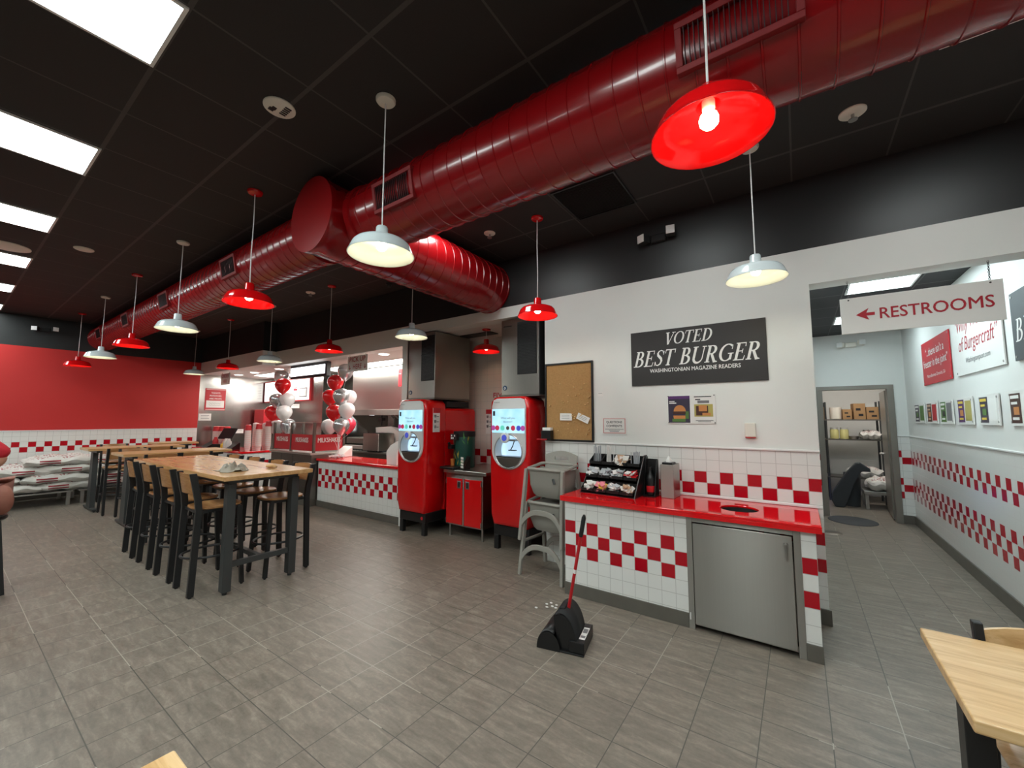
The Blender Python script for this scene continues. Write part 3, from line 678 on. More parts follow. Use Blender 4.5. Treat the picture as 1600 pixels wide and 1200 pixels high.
M['screen_blue'] = NT('drink_screen'); _n = M['screen_blue']; _z = _n.xyz()[2]
_n.b.inputs['Emission Strength'].default_value = .52
_n.put(_n.b.inputs['Emission Color'], _n.ramp(_n.noise(_n.obj(), 6, 2), [(.3, lin((150, 208, 230))), (.7, lin((186, 228, 242)))])); M['screen_blue'] = _n.fin(lin((30, 40, 50)), .1)
M['niche'] = emit('lit_niche', (176, 208, 232), .36, (210, 220, 228))  # emission paints in the screen light that fills the dispenser niche
M['plate_gray'] = plain('machine_face', (206, 206, 206), .3)
for q, c_ in (('b1', (168, 40, 70)), ('b2', (90, 190, 170)), ('b3', (60, 70, 170)), ('b4', (60, 50, 50)), ('b5', (150, 60, 130))): M[q] = emit('icon_' + q, c_, .3, c_)
def drink_machine(x, y, label, zt=1.88, depth=1.06):
    t = thing('drink_machine', label, 'drink machine', (x, y, 0), 0, 'red touchscreen drink machines')
    W_, z0 = .60, .30; c = (0.0, 1.205); hr = .205
    O = outline_at(round_top(W_, z0, zt, .10, .02), c); mid = (0, 1.1)
    def ins(P, k): return [(p[0] * (1 - k / (W_ / 2)), mid[1] + (p[1] - mid[1]) * (1 - k / .8)) for p in P]
    H = [(c[0] + hr * math.cos(2 * PI * i / 72), c[1] + hr * math.sin(2 * PI * i / 72)) for i in range(72)]
    R = [[(p[0], yy, p[1]) for p in P] for P, yy in ((H, .17), (H, .004), (ins(O, .05), -.002), (ins(O, .03), .004), (ins(O, .012), .014), (ins(O, .003), .03), (O, .05), (O, .36), (ins(O, .02), .40))]
    mb = MB(); mb.rings(R, False, True); mb.build('front_body', 'red_gloss', t, True)
    mb = MB().prism([(-.285, .30), (.285, .30), (.285, zt - .16), (.255, zt - .12), (-.255, zt - .12), (-.285, zt - .16)], .39, depth)
    mb.build('rear_body', 'red_gloss', t, bevel=.012)
    # face plate
    pl = [(.255 * math.cos(a), 1.22 + .235 * math.sin(a)) for a in [PI + PI * i / 24 for i in range(25)]]
    pl = pl[:-1] + [(.255, 1.22), (.255, zt - .10)] + [(.255 - .075 + .075 * math.cos(a), zt - .10 + .075 * math.sin(a)) for a in [PI / 2 * i / 6 for i in range(1, 7)]] + [(-.18 - .075 * math.sin(a), zt - .10 + .075 * math.cos(a)) for a in [PI / 2 * i / 6 for i in range(7)]]
    PO = outline_at(pl, c); hp_ = .20
    HP = [(c[0] + hp_ * math.cos(2 * PI * i / 72), c[1] + hp_ * math.sin(2 * PI * i / 72)) for i in range(72)]
    def sc_(P, k): return [(c[0] + (p[0] - c[0]) * k, c[1] + (p[1] - c[1]) * k) for p in P]
    MB().rings([[(p[0], yy, p[1]) for p in P] for P, yy in ((HP, .12), (HP, -.018), (sc_(PO, .97), -.018), (PO, -.008), (PO, .004))], False, False).build('face_plate', 'plate_gray', t, True)
    s = MB().box(-.245, .245, -.0225, -.0175, 1.43, 1.725).build('touch_screen', 'screen_blue', t, bevel=.002)
    for i, q in enumerate(('b5', 'b1', 'b2', 'b4', 'b1', 'b3', 'b5')):
        xx = -.24 + i * .08
        xx = min(max(xx, -.222), .222)
        MB().cyl((xx, -.0225, 1.49), (xx, -.0235, 1.49), .032 if q != 'b4' else .024, n=24).build('drink_icon', q, s)
    text(s, 'What will you', .0, 1.60, -.0235, .026, 'ink_gray'); text(s, 'discover?', .0, 1.555, -.0235, .026, 'ink_gray')
    MB().box(-.228, -.195, -.0235, -.0225, 1.64, 1.70).build('phone_icon', 'ink_black', s)
    text(t, 'freestyle', -.17, 1.80, -.0215, .018, 'ink_gray', w=.09)
    # dispenser niche
    MB().rings([[(p[0], .119, p[1]) for p in HP], [(p[0] * .98, .165, c[1] + (p[1] - c[1]) * .98) for p in HP]], False, True).build('niche', 'niche', t)
    MB().prism([(-.19, 1.13), (.19, 1.13), (.165, 1.085), (.12, 1.04), (0, 1.01), (-.12, 1.04), (-.165, 1.085)], -.01, .115).build('drip_tray', 'steel_dark', t, bevel=.004)
    MB().box(-.185, .185, -.012, .115, 1.131, 1.142).build('drip_grate', 'black', t)
    MB().lathe([(.199, -.019), (.207, -.024), (.213, -.019)], c=(c[0], 0, c[1]), axis=1, n=48).build('niche_ring', 'alu', t, True)
    k = MB().lathe([(.001, -.05), (.05, -.05), (.062, -.043), (.064, -.018)], c=(-.035, 0, 1.37), axis=1, n=32).build('nozzle_cover', 'white', t, True)
    MB().lathe([(.001, -.054), (.036, -.053), (.04, -.049)], c=(-.035, 0, 1.37), axis=1, n=32).build('push_button', 'b3', k, True)
    MB().box(-.03, .10, -.005, .10, 1.33, 1.352).build('nozzle', 'alu', t, bevel=.006)
    MB().tube([(.05, .05, 1.335), (.045, .02, 1.27), (.03, .0, 1.225)], .006, 8).box(.0, .10, -.01, .03, 1.215, 1.226).build('ice_lever', 'black', t)
    # base
    MB().box(-.265, .265, .05, .90, .17, .30).build('base', 'black', t, bevel=.01)
    for sx in (-1, 1):
        for yy in (.08, .85): MB().box(sx * .225 - .035, sx * .225 + .035, yy - .03, yy + .03, 0, .175).build('foot', 'black', t, bevel=.008)
    MB().cyl((.2, .049, .235), (.2, .044, .235), .022, n=20).build('round_badge', 'pk_red', t)
    return t
dmL = drink_machine(-4.51, 3.92, 'red touchscreen drink machine at the left end of the alcove, beside the service counter')
dmR = drink_machine(-2.92, 4.08, 'red touchscreen drink machine at the right end of the alcove, beside the stacked high chairs', depth=.92)
MB().box(-.2, .285, .42, .9, 1.776, 1.86).build('rear_tray', 'black_mat', dmL)
M['ice_blue'] = plain('badge_blue', (40, 66, 96), .4)
def ice_maker(x, y, label, z0=1.90, zt=2.86, w_=.56, dp=.75, g=(.02, .25)):
    t = thing('ice_maker', label, 'ice maker', (x, y, z0), 0, 'steel ice makers')
    h = zt - z0
    MB().box(-w_ / 2, w_ / 2, 0, dp, .0, h).build('cabinet', 'steel', t, bevel=.006)
    MB().box(-w_ / 2 - .01, w_ / 2 + .01, -.01, dp, -.02, -.0005).build('bottom_flange', 'steel_dark', t)
    p = MB().box(g[0], g[1], -.006, .002, .25, h - .05).build('grille', 'black_mat', t)
    m = MB(); n = 34
    for k in range(n): m.box(g[0] + .006, g[1] - .006, -.010, -.005, .262 + (h - .33) * k / n, .262 + (h - .33) * k / n + .008)
    m.build('louvers', 'black', p)
    MB().box(g[0], g[1], -.012, -.004, .62, .632).build('divider', 'black_metal', p)
    MB().cyl((-w_ / 2 + .06, -.001, .09), (-w_ / 2 + .06, -.006, .09), .032, n=24).build('round_badge', 'ice_blue', t)
    MB().tube([(-w_ / 2 + .06, -.007, .102), (-w_ / 2 + .072, -.007, .085), (-w_ / 2 + .06, -.007, .072), (-w_ / 2 + .048, -.007, .085)], .003, 6, True).build('badge_mark', 'white', t)
    MB().box(-w_ / 2 + .04, -w_ / 2 + .16, -.012, .0, h - .09, h - .08).build('slot', 'black', t)
    return t
ice_maker(-4.49, 4.07, 'steel ice maker on the left drink machine, under the alcove ceiling', g=(.0, .265))
im = ice_maker(-2.80, 4.14, 'steel ice maker on the right drink machine, next to the cork board', g=(-.03, .25), dp=.7)
MB().box(.281, .286, .01, .7, 0, .955).build('side_panel', 'black_mat', im)

# ---------------------------------------------------------------- steel cabinet with red doors
cb = thing('drink_cabinet', 'low steel cabinet with two red doors between the drink machines', 'cabinet', (-3.75, 4.20, 0))
m = MB().box(-.33, .33, 0, .80, .16, .90); m.build('case', 'steel', cb, bevel=.003)
MB().box(-.34, .42, -.05, .84, .86, .905).build('top', 'steel_x', cb, bevel=.005)
for s in (-1, 1):
    d = MB().box(s * .165 - .145, s * .165 + .145, -.016, -.001, .18, .79).build('door', 'red_gloss', cb, bevel=.002)
    hx = s * .075
    MB().box(hx - .032, hx + .032, -.02, -.015, .66, .76).build('handle_plate', 'alu', d, bevel=.004)
    MB().box(hx - .018, hx + .018, -.022, -.019, .675, .745).build('handle_recess', 'ink_black', d)
    for zz in (.22, .74): MB().box(s * .312 - .006, s * .312 + .006, -.02, .0, zz - .03, zz + .03).build('hinge', 'alu', d)
MB().box(-.012, .012, -.012, 0, .17, .80).build('stile', 'steel', cb)
for sx in (-1, 1):
    for yy in (.05, .75): MB().cyl((sx * .29, yy, 0), (sx * .29, yy, .165), .018, n=12).build('leg', 'alu', cb, True)
# tea urn
M['tea_green'] = mottled('tea_wrap', (14, 62, 54), (20, 78, 66), 3, .35)
M['leaf_green'] = plain('leaf_green', (70, 130, 60), .5); M['leaf_gold'] = plain('leaf_gold', (176, 150, 60), .5); M['tea_amber'] = plain('tea_amber', (190, 110, 50), .35)
ur = thing('tea_urn', 'dark green tea urn with leaf print on the steel cabinet', 'tea urn', (-4.0, 4.48, .905))
MB().lathe([(.001, 0), (.15, .002), (.155, .02), (.155, .50), (.15, .515), (.001, .52)], n=32).build('body', 'tea_green', ur, True)
MB().lathe([(.1565, .44), (.1575, .442), (.1575, .515), (.001, .525)], n=32).build('lid', 'black_mat', ur, True)
for k in range(22):
    a = math.radians(random.uniform(-150, -10)); zz = random.choice((random.uniform(.06, .2), random.uniform(.36, .46))); m = MB(); r = .1572
    for j in (0,):
        L_ = random.uniform(.035, .06); tl = random.uniform(-.7, .7)
        def P(u, v): return (r * math.cos(a + (u * math.cos(tl) - v * math.sin(tl)) / r), r * math.sin(a + (u * math.cos(tl) - v * math.sin(tl)) / r), zz + u * math.sin(tl) + v * math.cos(tl))
        m.quad(P(0, -L_), P(.009, 0), P(0, L_), P(-.009, 0))
    m.build('printed_leaf', random.choice(('leaf_green', 'leaf_gold')), ur)
MB().box(-.09, .03, -.2, -.135, .40, .48).build('sign_plate', 'ink_black', ur);
for k in range(4): MB().box(-.078 + .028 * (k % 3), -.056 + .028 * (k % 3), -.2015, -.2, .412 + .033 * (k // 2), .436 + .033 * (k // 2)).build('sign_tile', 'ink_white', ur)
sp = MB().box(-.12, -.05, -.22, -.14, .27, .33).bar((-.085, -.2, .3), (-.085, -.24, .36), .03, .03).build('tap', 'black', ur, bevel=.006)
MB().cyl((.0, -.157, .06), (.0, -.164, .06), .0, n=8).lathe([(.001, .03), (.026, .03), (.032, .13), (.001, .131)], c=(-.055, -.185, 0), n=20).build('printed_glass', 'tea_amber', ur, True)
tr = tag(MB().box(-.13, .13, -.1, .1, 0, .035).build('drip_tray', 'black', None, bevel=.008, loc=(-4.02, 4.235, .9055)), 'black drip tray in front of the green tea urn', 'tray')
cr = thing('flavor_card_holder', 'black tilted card holder with white cards beside the green tea urn', 'card holder', (-3.80, 4.28, .905), math.radians(-25))
MB().prism([(-.05, 0), (.05, 0), (.055, .18), (.045, .18)], -.05, .05, 0).build('holder', 'black', cr)
for k in range(4): MB().box(-.042, .042, -.052 + .0, -.047, .02 + .04 * k, .05 + .04 * k).build('card', ('paper', 'paper', 'cream', 'paper')[k], cr)
# price boards
def price_board(x, y, z, rz, label, h=.34):
    t = thing('price_board', label, 'price board', (x, y, z), rz, 'cup price boards')
    MB().box(-.065, .065, -.006, -.001, -h / 2, h / 2).build('board', 'sign_white', t)
    MB().box(-.065, .065, -.008, -.006, h / 2 - .07, h / 2).build('header', 'sign_red', t)
    for k in range(3):
        MB().lathe([(.001, 0), (.014, .0), (.019, .04), (.001, .041)], c=(-.03, -.009, h / 2 - .135 - k * .075), n=12).build('cup_print', 'ink_gray', t)
        MB().box(.0, .045, -.0075, -.006, h / 2 - .125 - k * .075, h / 2 - .115 - k * .075).build('print_line', 'ink_gray', t)
    return t
price_board(-4.208, 4.11, 1.585, PI / 2, 'small red and white cup board on the right side of the left drink machine')
price_board(-3.99, 5.05, 1.56, 0, 'small red and white cup board on the alcove wall left of the right drink machine', .38)
fv = thing('wall_lettering', 'red lettering on the alcove wall partly hidden by the right drink machine', 'sign', (-3.60, 5.05, 1.975))
text(fv, 'FIVE GUYS', 0, -.04, -.003, .075, 'ink_red', w=.62, bold=.03)
# ================================================================ HIGH CHAIRS (two, stacked)
def high_chair(label, x, y, z, rz):
    t = thing('high_chair', label, 'high chair', (x, y, z), rz, 'stacked gray high chairs')
    G = 'gray_plastic'
    # bucket seat
    zo, zi = .72, .44
    def rr(hw, y0, y1, z, r=.05):
        p = []
        for cx, cy, a0 in ((hw - r, y1 - r, 0), (-hw + r, y1 - r, 90), (-hw + r, y0 + r, 180), (hw - r, y0 + r, 270)):
            p += [(cx + r * math.cos(math.radians(a0 + a)), cy + r * math.sin(math.radians(a0 + a)), z) for a in (0, 30, 60, 90)]
        return p
    m = MB(); m.rings([rr(.215, -.16, .17, zo), rr(.205, -.15, .16, .56), rr(.185, -.12, .14, zi + .03), rr(.16, -.10, .12, zi), rr(.145, -.085, .105, zi + .015), rr(.175, -.105, .125, zi + .045), rr(.192, -.138, .148, .57), rr(.2, -.145, .155, zo)], False, True)
    m.build('seat_bucket', G, t, True)
    # rim that rises into the back rest
    rim = []
    for p in rr(.222, -.168, .178, 0, .06): rim.append((p[0], p[1], zo + .012 + (.03 if p[1] > .0 else 0) * min(1, p[1] / .1)))
    MB().tube(rim, .017, 8, True).build('arm_rim', G, t, True)
    b = MB()
    def bp(u, v, d): return (u, .165 + .02 * v / .14 + d + .25 * u * u * -1.2, .70 + v)
    n = 14; top = lambda u: .16 + .045 * math.cos(u / .2 * PI / 2)
    cols = [-.2 + .4 * i / n for i in range(n + 1)]
    for i in range(n):
        a, c = cols[i], cols[i + 1]; slot = abs((a + c) / 2) < .085
        for lo, hi in (((0, .105), (.142, None)) if slot else ((0, None),)):
            va, vc = (hi, hi) if hi is not None else (top(a), top(c))
            b.rings([[bp(a, lo, d), bp(c, lo, d), bp(c, vc, d), bp(a, va, d)] for d in (0, .014)])
    b.build('back_rest', G, t, True)
    for sx in (-1, 1):
        MB().rings([[(sx * (xx + wx * k[0]), yy + wy * k[1], zz) for k in ((-1, -1), (1, -1), (1, 1), (-1, 1))] for xx, yy, zz, wx, wy in ((.225, -.155, .73, .016, .022), (.238, -.19, .40, .016, .024), (.256, -.235, 0, .017, .02))]).build('leg', G, t, bevel=.006)
        MB().rings([[(sx * (xx + wx * k[0]), yy + wy * k[1], zz) for k in ((-1, -1), (1, -1), (1, 1), (-1, 1))] for xx, yy, zz, wx, wy in ((.222, .13, .73, .016, .022), (.238, .18, .40, .016, .024), (.256, .235, 0, .017, .02))]).build('leg', G, t, bevel=.006)
        MB().bar((sx * .242, -.19, .33), (sx * .242, .185, .33), .028, .022).build('side_rail', G, t, bevel=.005)
    for yy, zb in ((-.205, .30), (.205, .30)):
        m = MB(); n = 12; R = []
        for i in range(n + 1):
            u = -1 + 2 * i / n; zc = zb - .11 * abs(u) ** 3; hw = .026 + .02 * abs(u) ** 3
            y_ = yy + (-.018 if yy < 0 else .018) * abs(u) ** 3
            R.append([(u * .236, y_ - .012, zc - hw), (u * .236, y_ + .012, zc - hw), (u * .236, y_ + .012, zc + .026), (u * .236, y_ - .012, zc + .026)])
        m.rings(R).build('arched_rail', G, t, bevel=.004)
    MB().tube([(.1, -.1, .60), (.12, -.17, .64), (.14, -.175, .60)], .012, 8).build('strap_buckle', 'black', t, True)
    return t
HX, HY, HR = -2.17, 3.83, math.radians(-4)
high_chair('lower gray plastic high chair of a stack of two, beside the red-topped counter', HX, HY, 0, HR)
high_chair('upper gray plastic high chair stacked on another one, left of the red countertop', HX, HY, .345, HR)

# ================================================================ LOBBY DUSTPAN
dp = thing('dustpan', 'black upright lobby dustpan with a red handle on the gray floor', 'dustpan', (-1.45, 2.74, .0), math.radians(12))
def arch(cx, rx, rz, a0, a1, n=14): return [(cx + rx * math.cos(math.radians(a0 + (a1 - a0) * i / n)), rz * math.sin(math.radians(a0 + (a1 - a0) * i / n))) for i in range(n + 1)]
MB().box(-.165, .165, -.15, .15, .002, .012).box(.06, .165, -.14, .15, .012, .085).build('pan', 'black', dp, bevel=.006)
def shell(name, P, y0, y1, mat, th=.007):
    o = MB().rings([[(p[0], y, p[1] + .006) for p in P] for y in (y0, y1)], False, False, False).build(name, mat, dp, True)
    d = o.modifiers.new('w', 'SOLIDIFY'); d.thickness = th; return o
shell('hood', arch(.0, .115, .245, -2, 118), -.125, .13, 'black_mat')
MB().prism(arch(.0, .113, .238, 0, 118) + [(-.02, .012)], -.125, -.117).build('hood_end', 'black', dp, bevel=.002)
MB().prism(arch(.0, .113, .238, 0, 118) + [(-.02, .012)], .122, .13).build('hood_end', 'black', dp, bevel=.002)
shell('scoop', arch(-.085, .085, .125, 60, 182), -.15, .14, 'black')
MB().prism(arch(-.085, .083, .12, 0, 180), -.15, -.143).build('scoop_end', 'black', dp, bevel=.002)
MB().prism(arch(-.085, .083, .12, 0, 180), .135, .142).build('scoop_end', 'black', dp, bevel=.002)
MB().box(-.03, .01, -.06, .05, .19, .262).build('socket', 'black_mat', dp, bevel=.01)
hp0, hp1 = Vector((.02, .0, .22)), Vector((.17, -.10, .93))
hd = MB().cyl(hp0, hp0.lerp(hp1, .86), .0115, n=14).build('handle', 'pk_red', dp, True)
MB().tube([hp0.lerp(hp1, .78), hp0.lerp(hp1, .8), hp0.lerp(hp1, .97), hp1], [.013, .0155, .0155, .008], 14).build('grip', 'black_mat', hd, True)
q = hp0.lerp(hp1, .42); MB().tube([hp0.lerp(hp1, .40), hp0.lerp(hp1, .44)], .0122, 14).build('sticker', 'white', hd, True)
MB().box(.118, .158, -.09, .08, .0855, .087).build('label_sticker', 'paper', dp)
MB().box(.122, .154, .0, .06, .0872, .0878).box(.122, .154, -.07, -.04, .0872, .0878).build('sticker_print', 'ink_gray', dp)
for i, (x, y) in enumerate(((-1.86, 3.17), (-1.83, 3.12), (-1.80, 3.16), (-1.78, 3.2), (-1.84, 3.21), (-1.9, 3.06), (-1.76, 3.15))):
    tag(MB().ball((x, y, .006), .012, 8, 6, (1.2, .8, .5)).build('paper_scrap', 'paper'), 'tiny white paper scraps on the gray floor left of the dustpan', 'scrap', 'paper scraps on the floor')

# ================================================================ BAR STOOLS AND HIGH TABLES
def bar_stool(label, x, y, rz, group, proto=[]):
    """back along -y, seat towards +y"""
    if proto: return dup(proto[0], (x, y, 0), rz, label, group)
    t = thing('bar_stool', label, 'bar stool', (x, y, 0), rz, group); proto.append(t)
    B = 'black_metal'
    for s in (-1, 1):
        MB().rings([[(s * .185 + dx, yy + dy, z) for dx, dy in ((-.017, -.026), (.017, -.026), (.017, .026), (-.017, .026))] for yy, z in ((-.215, .012), (-.19, .76), (-.20, .86), (-.25, 1.10))]).box(s * .185 - .012, s * .185 + .012, -.228, -.202, 0, .012).build('rear_post', B, t, bevel=.003)
        MB().rings([[(s * xx + dx, yy + dy, z) for dx, dy in ((-.018, -.018), (.018, -.018), (.018, .018), (-.018, .018))] for xx, yy, z in ((.175, .20, .012), (.15, .155, .755))]).box(s * .175 - .011, s * .175 + .011, .19, .21, 0, .012).build('front_leg', B, t, bevel=.003)
        MB().bar((s * .183, -.19, .745), (s * .15, .15, .745), .02, .025).build('seat_rail', B, t)
    MB().bar((-.15, .15, .745), (.15, .15, .745), .02, .025).bar((-.18, -.185, .745), (.18, -.185, .745), .02, .025).build('seat_rail', B, t)
    p = []
    for i in range(40):
        a = 2 * PI * i / 40; cx, cy = math.cos(a), math.sin(a)
        p.append((.20 * math.copysign(abs(cx) ** .72, cx), -.0 + .205 * math.copysign(abs(cy) ** .78, cy) - .002))
    MB().rings([[(q[0] * k, q[1] * k, z) for q in p] for k, z in ((.9, .758), (.98, .762), (1, .77), (.99, .78), (.93, .784), (.6, .778), (.2, .776))]).build('seat', 'wood_seat', t, True)
    n = 10; R = []
    for i in range(n + 1):
        u = -1 + 2 * i / n; yb = -.215 - .035 * (1 - u * u); R.append([(u * .172, yb - .008, .915), (u * .172, yb + .008, .915), (u * .172, yb + .008 - .03, 1.088 + .012 * (1 - u * u)), (u * .172, yb - .008 - .03, 1.088 + .012 * (1 - u * u))])
    MB().rings(R).build('backrest', 'wood_seat', t, True)
    ring = []
    for i in range(36):
        a = 2 * PI * i / 36; ring.append((.205 * math.cos(a) , .24 * math.sin(a) - .005, .33))
    MB().tube(ring, .011, 8, True).build('foot_ring', B, t, True)
    return t
gl = 'bar stools along the near side of the long high table'; gr = 'bar stools along the counter side of the long high table'
for i, (x, w_) in enumerate(((-4.70, 'first'), (-5.28, 'second'), (-5.91, 'third'), (-6.51, 'fourth'))):
    bar_stool('oak-backed bar stool, %s from the near end on the long table side facing the room' % w_, x, 1.645, random.uniform(-.03, .03), gl)
for i, (x, w_) in enumerate(((-4.62, 'first'), (-5.22, 'second'), (-5.83, 'third'), (-6.44, 'fourth'))):
    bar_stool('oak bar stool, %s from the near end on the long table side facing the counter' % w_, x, 2.215, PI + random.uniform(-.03, .03), gr)
# long table
t = thing('high_table', 'long oak high table with black steel legs, nearest of the high tables', 'table', (-5.62, 1.93, 0), 0, 'high tables')
MB().box(-1.42, 1.42, -.405, .405, 1.04, 1.08).build('tabletop', 'wood', t, bevel=.004)
for sx in (-1, 1):
    for sy in (-1, 1):
        MB().box(sx * 1.26 - .042, sx * 1.26 + .042, sy * .29 - .036, sy * .29 + .036, .03, 1.0).cyl((sx * 1.26, sy * .29, 0), (sx * 1.26, sy * .29, .03), .02, n=12).build('leg', 'gray_metal', t, bevel=.003)
    MB().box(sx * 1.26 - .02, sx * 1.26 + .02, -.26, .26, .235, .285).build('stretcher', 'gray_metal', t)
    MB().box(sx * 1.26 - .03, sx * 1.26 + .03, -.32, .32, 1.0, 1.04).build('apron', 'gray_metal', t)
MB().box(-1.24, 1.24, -.02, .02, .24, .28).build('long_stretcher', 'gray_metal', t)
for sy in (-1, 1): MB().box(-1.23, 1.23, sy * .3 - .015, sy * .3 + .015, .99, 1.04).build('apron', 'gray_metal', t)
# two cross-wise tables behind
def cross_table(x, y0, y1, label):
    t = thing('high_table', label, 'table', (x, (y0 + y1) / 2, 0), 0, 'high tables'); h = (y1 - y0) / 2
    MB().box(-.36, .36, -h, h, 1.04, 1.08).build('tabletop', 'wood_y', t, bevel=.004)
    for s in (-1, 1):
        MB().box(-.37, .37, s * (h - .14) - .035, s * (h - .14) + .035, .02, .05).cyl((-.33, s * (h - .14), 0), (-.33, s * (h - .14), .022), .02, n=10).cyl((.33, s * (h - .14), 0), (.33, s * (h - .14), .022), .02, n=10).build('foot', 'gray_metal', t, bevel=.003)
        MB().rings([[(kx * wx, s * (h - .14) + ky * .035, z) for kx, ky in ((-1, -1), (1, -1), (1, 1), (-1, 1))] for wx, z in ((.13, .05), (.085, 1.0))]).box(-.3, .3, s * (h - .14) - .03, s * (h - .14) + .03, 1.0, 1.04).build('post', 'gray_metal', t, bevel=.003)
    return t
cross_table(-8.36, 1.62, 3.0, 'oak high table set crosswise behind the long high table')
cross_table(-10.28, 1.56, 2.9, 'oak high table set crosswise behind two others, near the white sacks')
cross_table(-11.5, 2.78, 3.5, 'small oak high table farthest back, near the red wall corner')
for x, y, lb in ((-7.72, 1.93, 'bar stool at the second high table, left one of two with backs to the room'), (-7.72, 2.33, 'bar stool at the second high table, right one of two with backs to the room'),
                 (-9.66, 1.90, 'bar stool at the third high table, left one, standing by the white sacks'), (-9.66, 2.36, 'bar stool at the third high table, right one of two with backs to the room')):
    bar_stool(lb, x, y, PI / 2, 'bar stools at the crosswise high tables')
bar_stool('bar stool on the far side of the second high table', -8.95, 2.0, -PI / 2, 'bar stools at the crosswise high tables')
bar_stool('bar stool on the far side of the third high table', -10.86, 2.1, -PI / 2, 'bar stools at the crosswise high tables')
# crumpled rag and bun on the long table
M['rag'] = mottled('gray_rag', (120, 112, 100), (186, 178, 164), 30, .8)
m = MB(); n, k_ = 34, 22; G = {}
for i in range(n + 1):
    for j in range(k_ + 1):
        u, v = i / n * 2 - 1, j / k_ * 2 - 1; e = max(0, 1 - (u * u * .9 + v * v * .9))
        z = .004 + .085 * e ** .7 * (.55 + .45 * math.sin(9 * u + 4 * math.sin(3 * v)) * math.cos(4 * v + 2 * u))
        z += .03 * e ** .5 * abs(mnoise.noise((u * 5, v * 5, 1.7))) + .012 * e ** .5 * mnoise.noise((u * 13, v * 13, 4.1))
        G[i, j] = m.bm.verts.new((u * .13 * (1 + .12 * math.sin(5 * v)), v * .11 * (1 + .15 * math.sin(4 * u)), z))
for i in range(n):
    for j in range(k_): m._f([G[i, j], G[i + 1, j], G[i + 1, j + 1], G[i, j + 1]])
o = m.build('cleaning_rag', 'rag', None, True, loc=(-4.66, 1.76, 1.081)); sd = o.modifiers.new('w', 'SOLIDIFY'); sd.thickness = .003
tag(o, 'crumpled gray cleaning rag on the near corner of the long high table', 'rag')
M['bun'] = plain('tan_paper', (206, 170, 120), .7)
tag(MB().ball((0, 0, .02), .045, 14, 10, (1, 1, .45)).ball((.06, .02, .014), .02, 10, 8, (1, 1, .6)).build('paper_ball', 'bun', None, True, loc=(-4.62, 2.10, 1.081)), 'small tan paper ball on the long high table, right of the gray rag', 'paper')

# ================================================================ NEAR TABLE AND CHAIR (right), CORNER TABLE (left)
t = thing('dining_table', 'pale oak dining table cut off by the lower right corner of the photo', 'table', (.97, 2.08, 0))
MB().box(-.605, .60, -.315, .315, .712, .75).build('tabletop', 'wood_pale', t, bevel=.006, seg=3)
for sx in (-1, 1):
    MB().box(sx * .535 - .035, sx * .535 + .035, -.04, .04, .03, .69).build('post', 'black_metal', t, bevel=.003)
    MB().box(sx * .535 - .035, sx * .535 + .035, -.27, .27, 0, .035).build('foot', 'black_metal', t, bevel=.004)
    MB().box(sx * .535 - .03, sx * .535 + .03, -.25, .25, .69, .712).build('bracket', 'black_metal', t)
def dining_chair(label, x, y, rz):
    t = thing('dining_chair', label, 'chair', (x, y, 0), rz)
    for s in (-1, 1):
        MB().rings([[(s * .19 + dx, yy + dy, z) for dx, dy in ((-.015, -.017), (.015, -.017), (.015, .017), (-.015, .017))] for yy, z in ((-.24, 0), (-.20, .44), (-.21, .56), (-.265, .80))]).build('rear_post', 'black_metal', t, bevel=.004)
        MB().rings([[(s * xx + dx, yy + dy, z) for dx, dy in ((-.014, -.014), (.014, -.014), (.014, .014), (-.014, .014))] for xx, yy, z in ((.19, .2, 0), (.17, .17, .43))]).build('front_leg', 'black_metal', t, bevel=.003)
        MB().bar((s * .188, -.2, .42), (s * .17, .17, .42), .02, .025).build('seat_rail', 'black_metal', t)
    p = [(.215 * math.copysign(abs(math.cos(a)) ** .6, math.cos(a)), .21 * math.copysign(abs(math.sin(a)) ** .6, math.sin(a))) for a in [2 * PI * i / 40 for i in range(40)]]
    MB().rings([[(q[0] * k, q[1] * k, z) for q in p] for k, z in ((.92, .434), (1, .44), (1, .452), (.96, .458), (.5, .453))]).build('seat', 'wood_pale', t, True)
    n = 10; R = []
    for i in range(n + 1):
        u = -1 + 2 * i / n; yb = -.235 - .035 * (1 - u * u); R.append([(u * .176, yb - .008, .60), (u * .176, yb + .008, .60), (u * .176, yb + .008 - .025, .775 + .022 * (1 - u * u)), (u * .176, yb - .008 - .025, .775 + .022 * (1 - u * u))])
    MB().rings(R).build('backrest', 'wood_pale', t, True)
    return t
dining_chair('pale oak chair with black posts pushed under the near dining table', .735, 2.19, PI + .02)
t = thing('dining_table', 'pale oak table of which only a corner shows at the bottom edge of the photo', 'table', (-.86, .05, 0))
MB().box(-.5, .5, -.37, .37, .712, .75).build('tabletop', 'wood_pale', t, bevel=.006, seg=3)
for sx in (-1, 1):
    for sy in (-1, 1): MB().box(sx * .43 - .032, sx * .43 + .032, sy * .3 - .032, sy * .3 + .032, 0, .712).build('leg', 'black_metal', t, bevel=.003)
